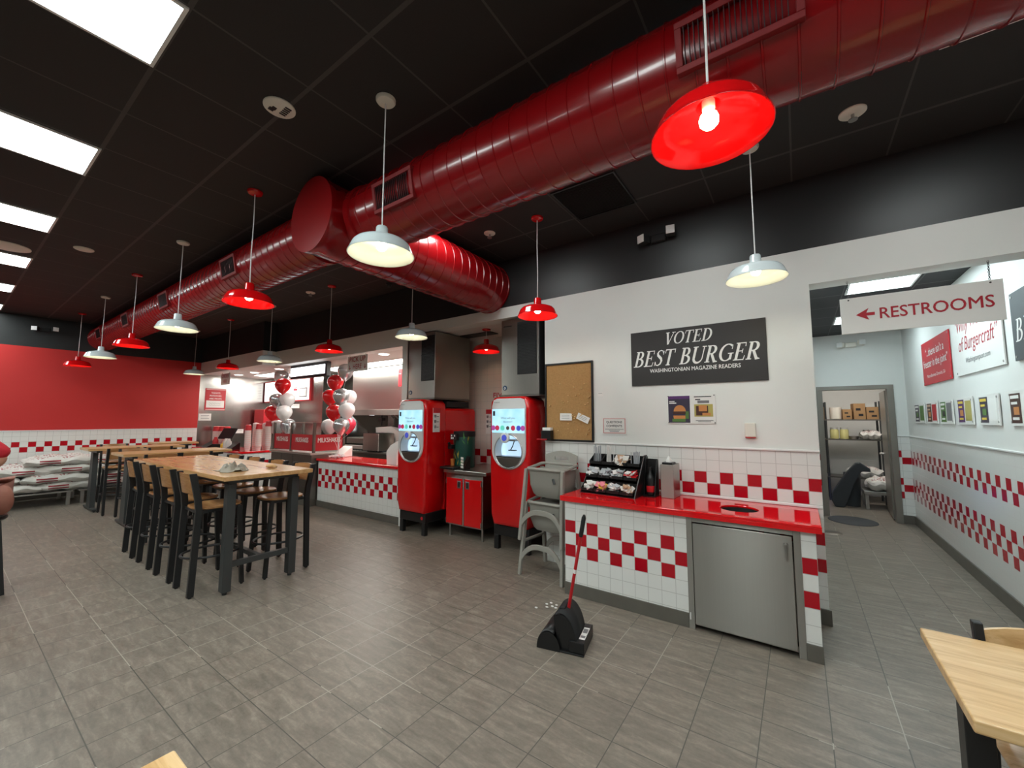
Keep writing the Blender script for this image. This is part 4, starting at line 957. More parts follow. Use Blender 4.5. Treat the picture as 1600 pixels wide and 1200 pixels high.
# ================================================================ SACKS ON BENCHES BY THE RED WALL
def sack_mat():
    n = NT('woven_sack'); p = n.xyz(); f = n.noise(n.obj(), 9, 4); f2 = n.noise(n.obj(), 34, 3)
    col = n.mix(f, lin((196, 192, 184)), lin((228, 225, 220)))
    a = n.M('LESS_THAN', n.M('ABSOLUTE', n.M('SUBTRACT', p[1], -.14)), .13)
    st = n.M('LESS_THAN', n.M('FRACT', n.M('MULTIPLY', p[2], 22.0)), .55)
    lo = n.M('LESS_THAN', n.M('ABSOLUTE', n.M('SUBTRACT', p[2], -.005)), .035); fr = n.M('GREATER_THAN', p[0], .1)
    band = n.M('MULTIPLY', n.M('MULTIPLY', a, st), n.M('MULTIPLY', lo, fr))
    top = n.M('MULTIPLY', n.M('GREATER_THAN', p[2], .052), n.M('LESS_THAN', n.M('ABSOLUTE', p[0]), .2))
    blob = n.M('MULTIPLY', n.M('GREATER_THAN', f2, .56), n.M('LESS_THAN', n.M('ABSOLUTE', p[1]), .36))
    col = n.mix(n.M('MAXIMUM', band, n.M('MULTIPLY', n.M('MULTIPLY', top, blob), .8)), col, lin((150, 30, 44)))
    n.bump(f, .4, .02); return n.fin(col, .6)
M['sack'] = sack_mat()
def sack_mesh(seed, L_=.44, W_=.27, H_=.088):
    rnd = random.Random(seed); ph = [rnd.uniform(0, 6) for _ in range(8)]; m = MB(); nu, nv = 40, 26
    for side in (1, -1):
        G = {}
        for i in range(nu + 1):
            for j in range(nv + 1):
                u, v = i / nu * 2 - 1, j / nv * 2 - 1
                fx = 1 + .05 * math.sin(3 * u + ph[0]); fy = 1 + .04 * math.sin(4 * v + ph[1])
                e = max(0, (1 - abs(u) ** 4) * (1 - abs(v) ** 3)) ** .5
                zz = side * H_ * e * (1 + .16 * math.sin(6 * u + ph[2]) * math.sin(4 * v + ph[3]) + .10 * math.sin(13 * u + 5 * v + ph[4]))
                zz += .016 * math.sin(9 * u + ph[5]) * abs(v) ** 3 + .03 * math.sin(2.2 * v + ph[6]) * abs(u) ** 5
                zz += .030 * mnoise.noise((u * 2.6 + seed * 7, v * 2.2, side)) * (e + .3) + .014 * mnoise.noise((u * 7 + seed, v * 6, side * 3)) * (e + .2)
                G[i, j] = m.bm.verts.new((v * W_ * fx, u * L_ * fy, zz if e > 0 else .016 * math.sin(9 * u + ph[5]) * abs(v) ** 3 + .03 * math.sin(2.2 * v + ph[6]) * abs(u) ** 5))
        for i in range(nu):
            for j in range(nv): m._f([G[i, j], G[i + 1, j], G[i + 1, j + 1], G[i, j + 1]])
    bmesh.ops.remove_doubles(m.bm, verts=m.bm.verts, dist=.0005)
    return m
def bench(y0, y1, label):
    t = thing('dunnage_bench', label, 'bench', (-11.68, (y0 + y1) / 2, 0), 0, 'low metal benches by the red wall'); h = (y1 - y0) / 2
    MB().box(-.5, .5, -h, h, .235, .26).build('deck', 'alu', t, bevel=.004)
    for sx in (-1, 1):
        for sy in (-1, 1): MB().box(sx * .46 - .025, sx * .46 + .025, sy * (h - .05) - .025, sy * (h - .05) + .025, 0, .235).build('leg', 'alu', t)
    return t
bench(.25, 1.60, 'low gray metal bench holding white sacks, left one'); bench(1.68, 2.72, 'low gray metal bench holding white sacks, right one behind the stools')
sp_ = [sack_mesh(s).build('sack', 'sack', None, True) for s in (1, 2, 3, 4)]
sk = [(-11.45, .78, 0, 'left one of the bottom layer, over the bench edge'), (-11.47, 1.55, 0, 'second sack of the bottom layer'), (-11.45, 2.28, 0, 'right sack of the bottom layer behind the stools'),
      (-11.46, .52, 1, 'left sack of the second layer'), (-11.43, 1.40, 1, 'red-striped one in the second layer'), (-11.46, 2.30, 1, 'right sack of the second layer'),
      (-11.46, .45, 2, 'leftmost sack of the third layer, its top bare'), (-11.50, 1.12, 2, 'short one of the third layer, under the topmost'), (-11.45, 1.72, 2, 'red-striped one in the third layer'), (-11.46, 2.30, 2, 'right sack of the third layer behind the stools'),
      (-11.46, 1.42, 3, 'topmost sack with a red stripe label, left one'), (-11.48, 2.15, 3, 'topmost right one, by the high table leg'),
      (-12.02, .9, 1, 'sack of the back row, low'), (-12.02, 1.6, 1, 'sack of the back row, low and further right'), (-12.02, .75, 2, 'sack of the back row against the wall, left'), (-12.02, 1.55, 2, 'sack of the back row against the wall, middle'), (-12.02, 1.5, 3, 'topmost sack of the back row'), (-12.02, .85, 0, 'bottom sack of the back row, left'), (-12.02, 1.6, 0, 'bottom sack of the back row, right'), (-12.02, 2.35, 2, 'sack of the back row against the wall, right'), (-12.02, 2.33, 1, 'sack of the back row, low right'), (-12.02, 2.35, 0, 'bottom sack of the back row, far right')]
for i, (x, y, l, lb) in enumerate(sk):
    o = sp_[i % 4] if i < 4 else sp_[(i * 3 + l) % 4].copy()
    if i >= 4: C.objects.link(o)
    o.location = (x, y, .345 + .152 * l); o.rotation_euler = (0, math.radians(random.uniform(-4, 4)), math.radians(random.uniform(-5, 5)))
    tag(o, 'white sack by the red wall, ' + lb, 'sack', 'white sacks piled by the red wall')

# ================================================================ KITCHEN COUNTERS
local_tile('tile_service', 'tile_service_l', -6.16, 4.46)
t = thing('service_counter', 'red-topped checkered tile pick-up counter beside the left drink machine', 'counter', (-6.16, 4.46, 0))
MB().box(-1.18, 1.165, -.28, .27, .11, .83).build('tiled_base', 'tile_service_l', t)
MB().box(-1.18, 1.165, -.295, .27, 0, .11).build('baseboard', 'base_tile', t, bevel=.003)
MB().box(-1.185, 1.165, -.325, .30, .83, .872).build('countertop', 'red_top', t, bevel=.004)
local_tile('tile_order', 'tile_order_l', -11.06, 4.1)
t = thing('order_counter', 'red-topped white order counter below the order sign', 'counter', (-11.06, 4.1, 0))
MB().box(-1.42, 1.40, -.28, .30, .11, .86).build('base', 'white', t)
MB().box(1.40, 1.412, -.28, .30, .11, .86).build('tiled_end', 'tile_order_l', t)
MB().box(-1.42, 1.415, -.29, .30, 0, .11).build('baseboard', 'base_tile', t)
MB().box(-1.43, 1.43, -.32, .32, .86, .902).build('countertop', 'red_top', t, bevel=.004)
t = thing('steel_station', 'stainless steel milkshake station between the two red counters', 'counter', (-8.15, 4.4, 0))
MB().box(-.78, .77, -.34, .34, .12, .93).build('body', 'steel_dark', t, bevel=.006)
MB().box(-.80, .79, -.37, .36, .93, .965).build('top', 'steel_x', t, bevel=.004)
MB().box(-.785, .775, -.35, .34, 0, .12).build('baseboard', 'base_tile', t)
for x in (-.35, .1): MB().box(x - .003, x + .003, -.343, -.338, .14, .92).build('seam', 'gray_metal', t)
t = thing('milkshake_case', 'glass case with red panels lettered MILKSHAKES on the steel station', 'display case', (-8.15, 4.4, .965))
X0, X1, Y0, Y1, H = -.80, .73, -.28, .32, .565
for x, y in ((X0, Y0), (-.10, Y0), (X1, Y0), (X1, Y1), (X0, Y1)): MB().box(x - .022, x + .022, y - .022, y + .022, 0, H).build('post', 'steel_dark', t, bevel=.003)
for a, b in ((X0 + .022, -.122), (-.078, X1 - .022)):
    MB().box(a, b, Y0 - .004, Y0 + .004, .02, H - .01).build('glass_pane', 'glass', t)
    p = MB().box(a, b, Y0 - .009, Y0 - .004, .03, .335).build('red_panel', 'sign_red', t)
    text(p, 'MILKSHAKES', (a + b) / 2, .19, Y0 - .011, .085, 'ink_white', w=.46, bold=.03)
MB().box(X1 - .004, X1 + .004, Y0 + .022, Y1 - .022, .02, H - .01).build('glass_pane', 'glass', t)
p = MB().box(X1 + .004, X1 + .009, Y0 + .022, Y1 - .022, .03, .335).build('red_panel', 'sign_red', t)
q = text(p, 'MILKSHAKES', 0, .19, 0, .085, 'ink_white', w=.46, bold=.03); q.rotation_euler = (0, 0, PI / 2); q.location = (X1 + .011, (Y0 + Y1) / 2, 0)
MB().box(X0, X1, Y0 - .015, Y0 + .015, H - .012, H).build('rail', 'steel_x', t)

# cups on the order counter: each stack is one sleeve of nested cups
def cup_stack(label, x, y, z, r, n, lid, band='pk_red'):
    t = thing('cup_stack', label, 'cups', (x, y, z), 0, 'stacks of paper cups')
    m = MB(); st = .021; H_ = .11 + st * n; pr = [(.001, 0), (r * .72, 0)]
    for k in range(n): pr += [(r * .97, .10 + st * k), (r * 1.03, .104 + st * k), (r * 1.0, .112 + st * k), (r * .93, .113 + st * k)]
    m.lathe(pr + [(.001, H_)], n=20).build('cups', 'cup_paper', t, True)
    if lid:
        MB().lathe([(r * .95, H_ - .02), (r * 1.06, H_ - .018), (r * 1.06, H_ + .0), (r * .9, H_ + .045), (r * .9, H_ + .09), (r * .6, H_ + .10), (.001, H_ + .10)], n=20).build('lids', 'pk_red', t, True)
    return t
for i, (x, y, n, lid, lb) in enumerate(((-9.97, 4.18, 24, False, 'tall lidless cup stack, left of two at the back'), (-9.88, 4.34, 24, False, 'tall lidless cup stack, right of two at the back'), (-9.80, 3.96, 17, True, 'red-lidded cup stack, left of three'),
                                     (-9.74, 4.15, 18, True, 'red-lidded cup stack, middle of three'), (-9.71, 4.33, 21, True, 'red-lidded cup stack, right of three'))):
    cup_stack(lb + ', on the order counter end', x, y, .902, .062, n, lid)
for i, (x, y, lb) in enumerate(((-12.2, 4.2, 'left one'), (-11.98, 4.25, 'middle one'), (-11.8, 4.28, 'right one'))):
    cup_stack('cup stack with red lids at the far end of the order counter, ' + lb, x, y, .902, .085, 14, True)
# register, small items
t = thing('cash_register', 'black cash register with tilted screen on the order counter', 'cash register', (-11.25, 4.08, .902), math.radians(20))
MB().box(-.2, .2, -.2, .2, 0, .1).build('drawer', 'black', t, bevel=.006)
MB().bar((0, .05, .1), (0, .08, .26), .08, .05).build('stand', 'black', t)
s = MB().box(-.2, .2, -.02, .02, -.14, .14).build('screen_case', 'black', t, bevel=.008, loc=(0, .03, .34)); s.rotation_euler = (math.radians(-32), 0, 0)
MB().box(-.185, .185, .02, .024, -.125, .125).build('screen_back', 'white', s)
tag(MB().rings([[(-.16, -.1, 0), (.16, -.1, 0), (.16, .1, 0), (-.16, .1, 0)], [(-.16, -.1, .012), (.16, -.1, .012), (.16, .1, .17), (-.16, .1, .17)]]).build('card_terminal', 'black', None, bevel=.004, loc=(-10.55, 3.95, .9025)), 'black sloped keypad on the order counter before the white cup stacks', 'keypad')
tag(MB().rings([[(-.2, -.12, 0), (.2, -.12, 0), (.2, .12, 0), (-.2, .12, 0)], [(-.2, -.12, .01), (.2, -.12, .01), (.2, .12, .15), (-.2, .12, .15)]]).build('card_terminal', 'black', None, bevel=.004, loc=(-11.9, 3.95, .9025)), 'black sloped keypad at the far left of the order counter', 'keypad')
for x, m_, nm, lb, h_ in ((-11.45, 'pk_red', 'sauce_bottle', 'red squeeze bottle on the order counter before the register', .26), (-10.98, 'pk_yellow', 'jar', 'yellow jar on the order counter right of the red bottle', .14), (-10.84, 'cream', 'jar', 'cream jar on the order counter right of the yellow one', .24), (-10.7, 'paper', 'jar', 'white jar on the order counter left of the keypad', .24)):
    o = MB().lathe([(.001, 0), (.055, .0), (.06, .01), (.06, h_ * .7), (.035, h_ * .85), (.03, h_), (.001, h_)], n=18).build(nm, m_, None, True, loc=(x, 3.93, .9025)); tag(o, lb, 'container')

# signs, boards, screens in the kitchen
def small_sign(label, x, y, z, w_, h, lines, name='hanging_sign'):
    t = thing(name, label, 'sign', (x, y, z))
    MB().box(-w_ / 2, w_ / 2, -.004, .004, -h / 2, h / 2).build('board', 'sign_white', t, bevel=.001)
    text(t, lines[0], 0, .035 * h / .28, -.006, .085 * h / .28, 'ink_red', w=w_ * .78, bold=.02)
    text(t, lines[1], 0, -.095 * h / .28, -.006, .085 * h / .28, 'ink_red', w=w_ * .42, bold=.02)
    for s in (-1, 1):
        m = MB(); cx = s * w_ * .38; zz = -.055 * h / .28
        stroke(m, [(cx, zz + .03), (cx, zz - .03)], .014, -.006, lambda p: p); stroke(m, [(cx - .026, zz - .012), (cx, zz - .044), (cx + .026, zz - .012)], .012, -.006, lambda p: p)
        m.build('arrow', 'ink_red', t)
    for s in (-1, 1): MB().cyl((s * w_ * .4, 0, h / 2), (s * w_ * .4, 0, h / 2 + .02), .004, n=6).build('hook', 'black', t)
    return t
small_sign('white sign with red PICK UP HERE lettering and two arrows, hung over the pick-up counter', -6.26, 4.2, 2.567, .58, .28, ('PICK UP', 'HERE'))
small_sign('white sign with red ORDER HERE lettering, hung over the order counter', -11.15, 3.95, 2.54, .52, .27, ('ORDER', 'HERE'))
t = thing('menu_screen', 'bright hanging menu screen in a black frame under the white beam', 'screen', (-8.17, 4.38, 2.585))
MB().box(-.70, .70, -.04, .05, -.145, .14).build('frame', 'black', t, bevel=.004)
M['screen_white'] = emit('screen_white', (246, 250, 255), 1.2)
s = MB().box(-.68, .64, -.044, -.038, -.095, .085).build('display', 'screen_white', t)
for x, zz in ((-.35, .0), (.36, .045), (.36, -.045), (.5, .05), (.5, .0)): MB().box(x - .02, x + .02, -.046, -.044, zz - .008, zz + .008).build('menu_line', 'ink_gray', s)
MB().box(-.69, .69, -.03, .03, .141, .144).build('top_blue_strip', plain('pale_blue', (150, 190, 226), .4), t)  # plain pale blue strip along the top of the frame
t = thing('menu_board', 'wide white lit menu board with red border on the steel wall behind the balloons', 'menu board', (-11.24, 5.45, 2.35))
MB().box(-1.22, 1.22, -.05, -.001, -.295, .295).build('border', 'sign_red', t, bevel=.003)
M['board_white'] = emit('board_white', (255, 253, 250), .5)
MB().box(-1.19, 1.19, -.054, -.05, -.265, .265).build('face', 'board_white', t)
m = MB()
for c in range(3):
    for k in range(6): m.box(-1.1 + .42 * c, -.95 + .42 * c + .1 * random.random(), -.056, -.054, .2 - .075 * k, .212 - .075 * k)
for k in range(4): m.box(.2, .45, -.056, -.054, .2 - .06 * k, .21 - .06 * k)
m.build('menu_lines', 'ink_gray', t)
MB().box(.42, .62, -.057, -.054, -.02, .03).box(.44, .6, -.057, -.054, .04, .07).build('burger_print', 'ink_red', t)
MB().box(.72, 1.1, -.057, -.054, -.2, .05).build('drink_print', 'ink_gray', t); MB().box(.76, 1.06, -.059, -.056, -.17, .02).build('drink_print', 'paper', t)
MB().box(.69, .7, -.056, -.054, -.25, .25).build('divider', 'ink_gray', t)
t = thing('potato_poster', 'red poster with white lettering on the steel wall beside the red wall', 'poster', (XL, 4.225, 2.10), PI / 2)
MB().box(-.23, .23, -.012, -.001, -.285, .285).build('sheet', 'sign_red', t)
for k, s in enumerate(("TODAY'S", 'POTATOES', 'ARE FROM:')): text(t, s, 0, .15 - .075 * k, -.0135, .04, 'ink_white', w=(.2, .26, .28)[k], bold=.02)
MB().box(-.2, .2, -.014, -.012, -.215, -.03).build('write_in_card', 'paper', t)
m = MB()
for k in range(2): stroke(m, [(-.14 + .02 * i, -.1 - .05 * k + .012 * math.sin(2.1 * i + k)) for i in range(14)], .006, -.0145, lambda p: p)
m.build('scribble', 'ink_gray', t)
m = MB()
for zz in (.262, -.262):
    for k in range(12): m.box(-.21 + .036 * k, -.192 + .036 * k, -.0135, -.012, zz - .012, zz); m.box(-.192 + .036 * k, -.174 + .036 * k, -.0135, -.012, zz, zz + .012)
m.build('checker_border', 'ink_white', t)
def notice(name, label, x, y, z, rz, w_, h, lines=3, mat='paper', cat='notice'):
    t = thing(name, label, cat, (x, y, z), rz)
    MB().box(-w_ / 2, w_ / 2, -.004, -.0005, -h / 2, h / 2).build('sheet', mat, t)
    m = MB()
    for k in range(lines): m.box(-w_ * .33, w_ * (.33 - .1 * (k % 2)), -.005, -.004, h * (.22 - .2 * k) - h * .03, h * (.22 - .2 * k) + h * .03)
    m.build('print', 'ink_gray', t); return t
notice('paper_notice', 'white paper notice on the steel wall below the red poster', XL, 4.02, 1.64, PI / 2, .27, .18)
notice('paper_notice', 'small white notice on the steel wall left of the tall cup stacks', XL, 4.83, 1.26, PI / 2, .2, .11, 1)
notice('paper_notice', 'small white notice plate on the steel wall below the menu board', -10.8, 5.45, 1.93, 0, .42, .11, 1)
notice('paper_notice', 'narrow red notice on the kitchen hood at the right edge of the pick-up window', -6.70, 5.499, 2.45, 0, .10, .36, 1, 'sign_red')
MB_ = MB().box(-.28, .28, -.32, -.0005, -.35, .30).build('case', 'sign_red', thing('drink_cooler', 'red box on the steel wall behind the left balloons', 'box', (-12.1, 5.45, 1.55)), bevel=.01)

# hood, fryers, racks
t = thing('exhaust_hood', 'stainless steel exhaust hood over the kitchen line', 'hood', (-7.0, 5.9, 0))
MB().box(-1.35, 1.95, -.4, .6, 1.80, 2.72).build('canopy', 'steel_x', t, bevel=.004)
MB().box(-1.36, 1.95, -.42, -.39, 1.68, 1.80).build('front_lip', 'steel', t, bevel=.003)
MB().prism([(-.4, 1.68), (.6, 1.68), (.6, .9), (.52, .9)], -1.36, -1.34, 0).build('side_panel', 'steel_dark', t)
m = MB()
for k in range(22): m.rings([[(-1.0 + .13 * k + dx, .25 + .25 * s, 1.82 - .2 * s) for dx in (0, .05)] + [(-1.0 + .13 * k + dx, .25 + .25 * s, 1.80 - .2 * s) for dx in (.05, 0)] for s in (0, 1)])
m.build('filter_slats', 'alu', t)
MB().box(-.55, -.53, -.2, -.18, 1.45, 1.68).box(-.6, -.48, -.24, -.14, 1.56, 1.62).build('fire_nozzle', 'black', t)
t = thing('grill_line', 'steel cooking line with black grates under the exhaust hood', 'grill', (-7.0, 5.65, 0))
MB().box(-1.7, 1.95, -.3, .8, .1, .88).build('body', 'steel_dark', t, bevel=.005)
MB().box(-1.7, 1.95, -.34, .8, .88, .91).build('top', 'steel_x', t)
m = MB()
for k in range(16): m.box(-1.6 + .1 * k, -1.57 + .1 * k, -.25, .3, .912, .935)
m.build('grates', 'black_mat', t)
MB().box(-1.65, -.85, -.2, .3, .935, 1.02).build('griddle_tray', 'steel', t, bevel=.01)
MB().box(-1.6, -.9, -.1, .35, 1.03, 1.18).build('pan_rack', 'steel_dark', t, bevel=.02)
tag(MB().box(-.26, .26, -.2, .2, 0, .36).build('steel_bin', 'steel', None, bevel=.006, loc=(-7.35, 5.5, .9355)), 'upright steel bin on the cooking line before the white paper', 'bin')
o = MB().rings([[(-.3, -.1, 0), (.5, -.1, 0), (.5, .12, 0), (-.3, .12, 0)], [(-.45, -.12, .35), (.5, -.12, .3), (.5, .14, .3), (-.45, .14, .35)], [(-.5, -.1, .47), (.1, -.14, .5), (.45, .1, .42), (-.4, .15, .46)]]).build('paper_liner', 'paper', None, True, loc=(-7.35, 5.88, .937))
tag(o, 'white paper lined basket behind the steel bin on the cooking line', 'basket')
b = MB().rings([[(-.12, -.08, 0), (.12, -.08, 0), (.12, .08, 0), (-.12, .08, 0)], [(-.13, -.085, .2), (.13, -.085, .2), (.13, .085, .2), (-.13, .085, .2)], [(-.10, -.03, .30), (.14, -.02, .33), (.13, .06, .34), (-.11, .05, .29)], [(.02, -.01, .36), (.13, .0, .39), (.13, .03, .39), (.02, .03, .36)]]).build('paper_bag', 'paper', None, True, loc=(-5.36, 4.35, .8725))
tag(b, 'white paper bag on the pick-up counter beside the left drink machine', 'bag')
tag(MB().rings([[(-.15, -.1, 0), (.15, -.1, 0), (.15, .1, 0), (-.15, .1, 0)], [(-.15, -.1, .06), (.15, -.1, .06), (.15, .1, .2), (-.15, .1, .2)]]).build('receipt_box', 'paper', None, bevel=.01, loc=(-7.25, 4.62, .8725)), 'white box on the pick-up counter behind the balloon ribbons', 'box')
t = thing('wall_window', 'small bright window in the steel wall at the back of the kitchen', 'window', (-9.1, 6.6, 1.5))

MB().box(-.16, .16, -.02, -.001, -.28, .28).build('frame', 'black', t); MB().box(-.11, .11, -.022, -.02, -.22, -.02).box(-.11, .11, -.022, -.02, .02, .22).build('pane', emit('window_glow', (230, 236, 240), .6), t)

# ================================================================ BALLOONS
M['bal_red'] = plain('balloon_red', (214, 24, 30), .18, coat=.3); M['bal_white'] = plain('balloon_white', (228, 224, 224), .2, coat=.2); M['bal_silver'] = plain('balloon_silver', (204, 207, 210), .2, .7); M['bal_pink'] = plain('balloon_rose', (222, 60, 84), .2)
knots = {}
def balloon(label, x, y, z, mat, foot, grp, r=.148):
    t = thing('balloon', label, 'balloon', (x, y, z), random.uniform(0, 6), grp)
    p = [(.001, -1.27), (.06, -1.25), (.05, -1.2), (.11, -1.16), (.36, -.98), (.66, -.68), (.88, -.34), (.985, 0), (1, .18), (.95, .45), (.8, .72), (.58, .9), (.3, 1.01), (.001, 1.04)]
    MB().lathe([(a * r, b * r) for a, b in p], n=28).build('skin', mat, t, True)
    knots.setdefault(foot, []).append((x, y, z - 1.27 * r))
g1, g2 = 'right balloon bouquet on the pick-up counter', 'left balloon bouquet behind the milkshake case'
F1, F2 = (-7.1, 4.42, .93), (-9.15, 4.42, .99)
for dx, dz, mt, lb, dy in ((-7.0, 2.49, 'bal_silver', 'topmost silver balloon beside the pick-up sign', 0), (-7.33, 2.30, 'bal_red', 'topmost red balloon, left below the silver top one', -.05), (-7.49, 2.02, 'bal_red', 'red balloon in the second tier, left of a silver one', 0), (-7.12, 2.02, 'bal_silver', 'silver balloon in the second tier beside a red one', -.1),
                          (-6.87, 1.99, 'bal_white', 'white balloon half hidden behind the silver one in the second tier', .18), (-7.34, 1.72, 'bal_red', 'red balloon in the third tier, left of a white one', -.05), (-6.92, 1.75, 'bal_white', 'white balloon in the third tier, right of a red one', 0), (-7.49, 1.44, 'bal_white', 'white balloon in the lowest tier, beside the milkshake case', .0),
                          (-7.08, 1.46, 'bal_silver', 'silver balloon in the lowest tier', -.1), (-6.87, 1.48, 'bal_pink', 'rose balloon half hidden behind the lowest silver one', .2)):
    k = 1 + dy / 4.45; balloon(lb + ', right bouquet', dx * k, 4.45 + dy, 1.6 + (dz - 1.6) * k, mt, F1, g1)
for dx, dz, mt, lb, dy in ((-9.70, 2.56, 'bal_silver', 'topmost silver balloon half behind a red one', .2), (-9.61, 2.35, 'bal_red', 'topmost red balloon', -.05), (-9.85, 2.02, 'bal_silver', 'silver balloon in the second tier', 0), (-9.38, 2.02, 'bal_white', 'white balloon in the second tier before the menu board', .1),
                          (-10.04, 1.74, 'bal_red', 'red balloon in the third tier, left of a white one', 0), (-9.49, 1.73, 'bal_white', 'white balloon in the third tier', -.05), (-9.79, 1.40, 'bal_white', 'white balloon in the lowest tier', 0), (-9.28, 1.43, 'bal_silver', 'silver balloon in the lowest tier behind the glass case', .1)):
    k = 1 + dy / 4.55; balloon(lb + ', left bouquet', dx * k, 4.55 + dy, 1.6 + (dz - 1.6) * k, mt, F2, g2, .165)
def weight(label, x, y, z, foot):
    t = thing('balloon_weight', label, 'balloon weight', (x, y, z)); m = MB()
    for k in range(46):
        a, r = random.uniform(0, 6.3), random.uniform(.03, .17); q = [(r * math.cos(a) * (1 + .25 * math.sin(2.5 * i)) + .03 * math.sin(3 * i + k), r * math.sin(a) * .8 + .03 * math.cos(2.6 * i), .006 + .05 * (1 - r / .2) * abs(math.sin(1.9 * i + k)) + .004 * i) for i in range(8)]
        m.tube(q, .003, 4)
    m.build('curled_ribbon', 'bal_white', t)
    for k in knots[foot]:
        d = Vector(k) - Vector((x, y, z)); MB().tube([(0, 0, .04), (d.x * .12, d.y * .12, d.z * .5), (d.x * .4, d.y * .4, d.z * .85), d], .0022, 5).build('ribbon', 'cord', t)
    MB().ball((0, 0, .035), .035, 12, 8).build('weight', 'bal_red', t, True)
weight('balloon weight with curled white ribbon on the red pick-up counter', -7.1, 4.42, .8725, F1)
weight('balloon weight with long ribbon beside the steel station behind the glass case', -9.06, 4.5, .0005, F2)
# ================================================================ SIGNS AND THINGS ON THE WHITE WALL
t = thing('burger_sign', 'large black sign with white VOTED BEST BURGER lettering on the white wall', 'sign', (-.80, YB, 2.213))
MB().box(-.588, .606, -.012, -.001, -.275, .275).build('board', 'sign_black', t, bevel=.001)
serif_text(t, 'VOTED', -.26, .20, .122, .118, -.0135, 'ink_white', .25)
serif_text(t, 'BEST BURGER', -.565, .585, -.085, .158, -.0135, 'ink_white', .25)
text(t, 'WASHINGTONIAN MAGAZINE READERS', .0, -.148, -.0135, .036, 'ink_white', w=.80, bold=.025)
t = thing('cork_board', 'tall cork board in a thin black frame with pins beside the right drink machine', 'cork board', (-2.118, YB, 1.797))
a, b, f = .302, .446, .02
MB().box(-a, a, -.012, -.001, -b, b).build('cork_sheet', 'cork', t)
MB().box(-a, a, -.024, -.0005, -b, -b + f).box(-a, a, -.024, -.0005, b - f, b).box(-a, -a + f, -.024, -.0005, -b + f, b - f).box(a - f, a, -.024, -.0005, -b + f, b - f).build('frame', 'black', t, bevel=.002)
M['pin_tan'] = plain('pin_tan', (212, 174, 120), .4)
pp = None
for i in range(34):
    x, z = random.uniform(-.24, .27), (random.uniform(-.39, .12) if i < 28 else random.uniform(-.1, .3))
    if pp is None: pp = MB().cyl((0, -.012, 0), (0, -.024, 0), .005, .004, 8).ball((0, -.026, 0), .008, 8, 6).build('push_pin', 'pin_tan', t, True)
    else:
        q = pp.copy(); C.objects.link(q); q.parent = t; pp_ = q
        q.location = (x, 0, z)
def slip(label, x, z, rot, w_=.15, h=.08):
    t = thing('note', label, 'note', (x, YB - .0255, z), 0); o = MB().box(-w_ / 2, w_ / 2, -.0015, 0, -h / 2, h / 2).build('paper', 'paper', t); m = MB()
    for k in range(3): m.box(-w_ * .36, w_ * .3, -.0022, -.0015, h * (.2 - .22 * k), h * (.25 - .22 * k))
    p = m.build('print', 'ink_gray', t); t.rotation_euler = (0, math.radians(rot), 0)
slip('small white note pinned level on the cork board', -2.145, 1.625, 1); slip('small white note pinned askew on the cork board', -1.935, 1.61, 24, .15, .07)
t = thing('comment_card_box', 'small black card box with white cards at the lower left of the cork board', 'card box', (-2.365, YB - .06, 1.365))
MB().box(-.06, .06, -.045, .034, 0, .105).build('case', 'black', t, bevel=.006); MB().box(-.05, .055, -.03, .03, .105, .138).build('cards', 'paper', t, bevel=.003); MB().box(-.1, .02, -.075, -.046, .0, .012).build('red_lip', 'sign_red', t)
t = thing('comments_sign', 'small framed QUESTIONS AND COMMENTS sign on the white wall right of the cork board', 'sign', (-1.588, YB, 1.53))
MB().box(-.133, .133, -.008, -.001, -.09, .09).build('sheet', 'sign_white', t)
MB().box(-.12, .12, -.009, -.008, .072, .077).box(-.12, .12, -.009, -.008, -.077, -.072).box(-.12, -.115, -.009, -.008, -.072, .072).box(.115, .12, -.009, -.008, -.072, .072).build('border', 'sign_red', t)
text(t, 'QUESTIONS', 0, .028, -.0095, .022, 'ink_black', w=.17, bold=.03); text(t, 'or', 0, .015, -.0095, .008, 'ink_black'); text(t, 'COMMENTS', 0, -.012, -.0095, .022, 'ink_black', w=.17, bold=.03)
MB().box(-.1, .1, -.0095, -.008, -.038, -.033).box(-.06, .06, -.0095, -.008, -.050, -.046).box(-.05, .05, -.0095, -.008, -.062, -.056).build('print', 'ink_gray', t)
notice('paper_label', 'tiny white paper label on the white wall above the framed comments sign', -1.737, YB, 1.868, 0, .068, .045, 1)
M['burger_dark'] = mottled('poster_dark', (34, 26, 44), (70, 62, 84), 5, .4); M['bun_brown'] = plain('bun_brown', (196, 128, 70), .5); M['patty'] = plain('patty', (70, 36, 26), .5); M['lettuce'] = plain('lettuce', (84, 122, 58), .5); M['purple'] = plain('poster_purple', (86, 44, 104), .5); M['olive'] = plain('poster_olive', (176, 164, 90), .5)
t = thing('burger_poster', 'clear-mounted poster pair with a dark burger photo and a printed page below the black sign', 'poster', (-.83, YB, 1.695))
MB().box(-.213, .213, -.008, -.001, -.137, .137).build('sheet', 'sign_white', t, bevel=.001)
p = MB().box(-.205, -.008, -.0095, -.008, -.128, .128).build('dark_page', 'burger_dark', t)
MB().box(-.205, -.008, -.0105, -.0095, .10, .128).build('purple_header', 'purple', p)
def half(cx, cz, rx, rz, y): return [(cx + rx * math.cos(q), cz + rz * math.sin(q)) for q in [PI * i / 14 for i in range(15)]]
MB().prism(half(-.10, -.02, .055, .06, 0), -.0115, -.0105).prism([(-.155, -.09), (-.05, -.09), (-.045, -.06), (-.16, -.06)], -.0115, -.0105).build('burger_bun', 'bun_brown', p)
MB().box(-.16, -.045, -.012, -.0105, -.045, -.022).build('burger_patty', 'patty', p); MB().box(-.17, -.05, -.012, -.0105, -.118, -.09).box(-.05, -.02, -.012, -.0105, -.09, -.02).build('greens', 'lettuce', p)
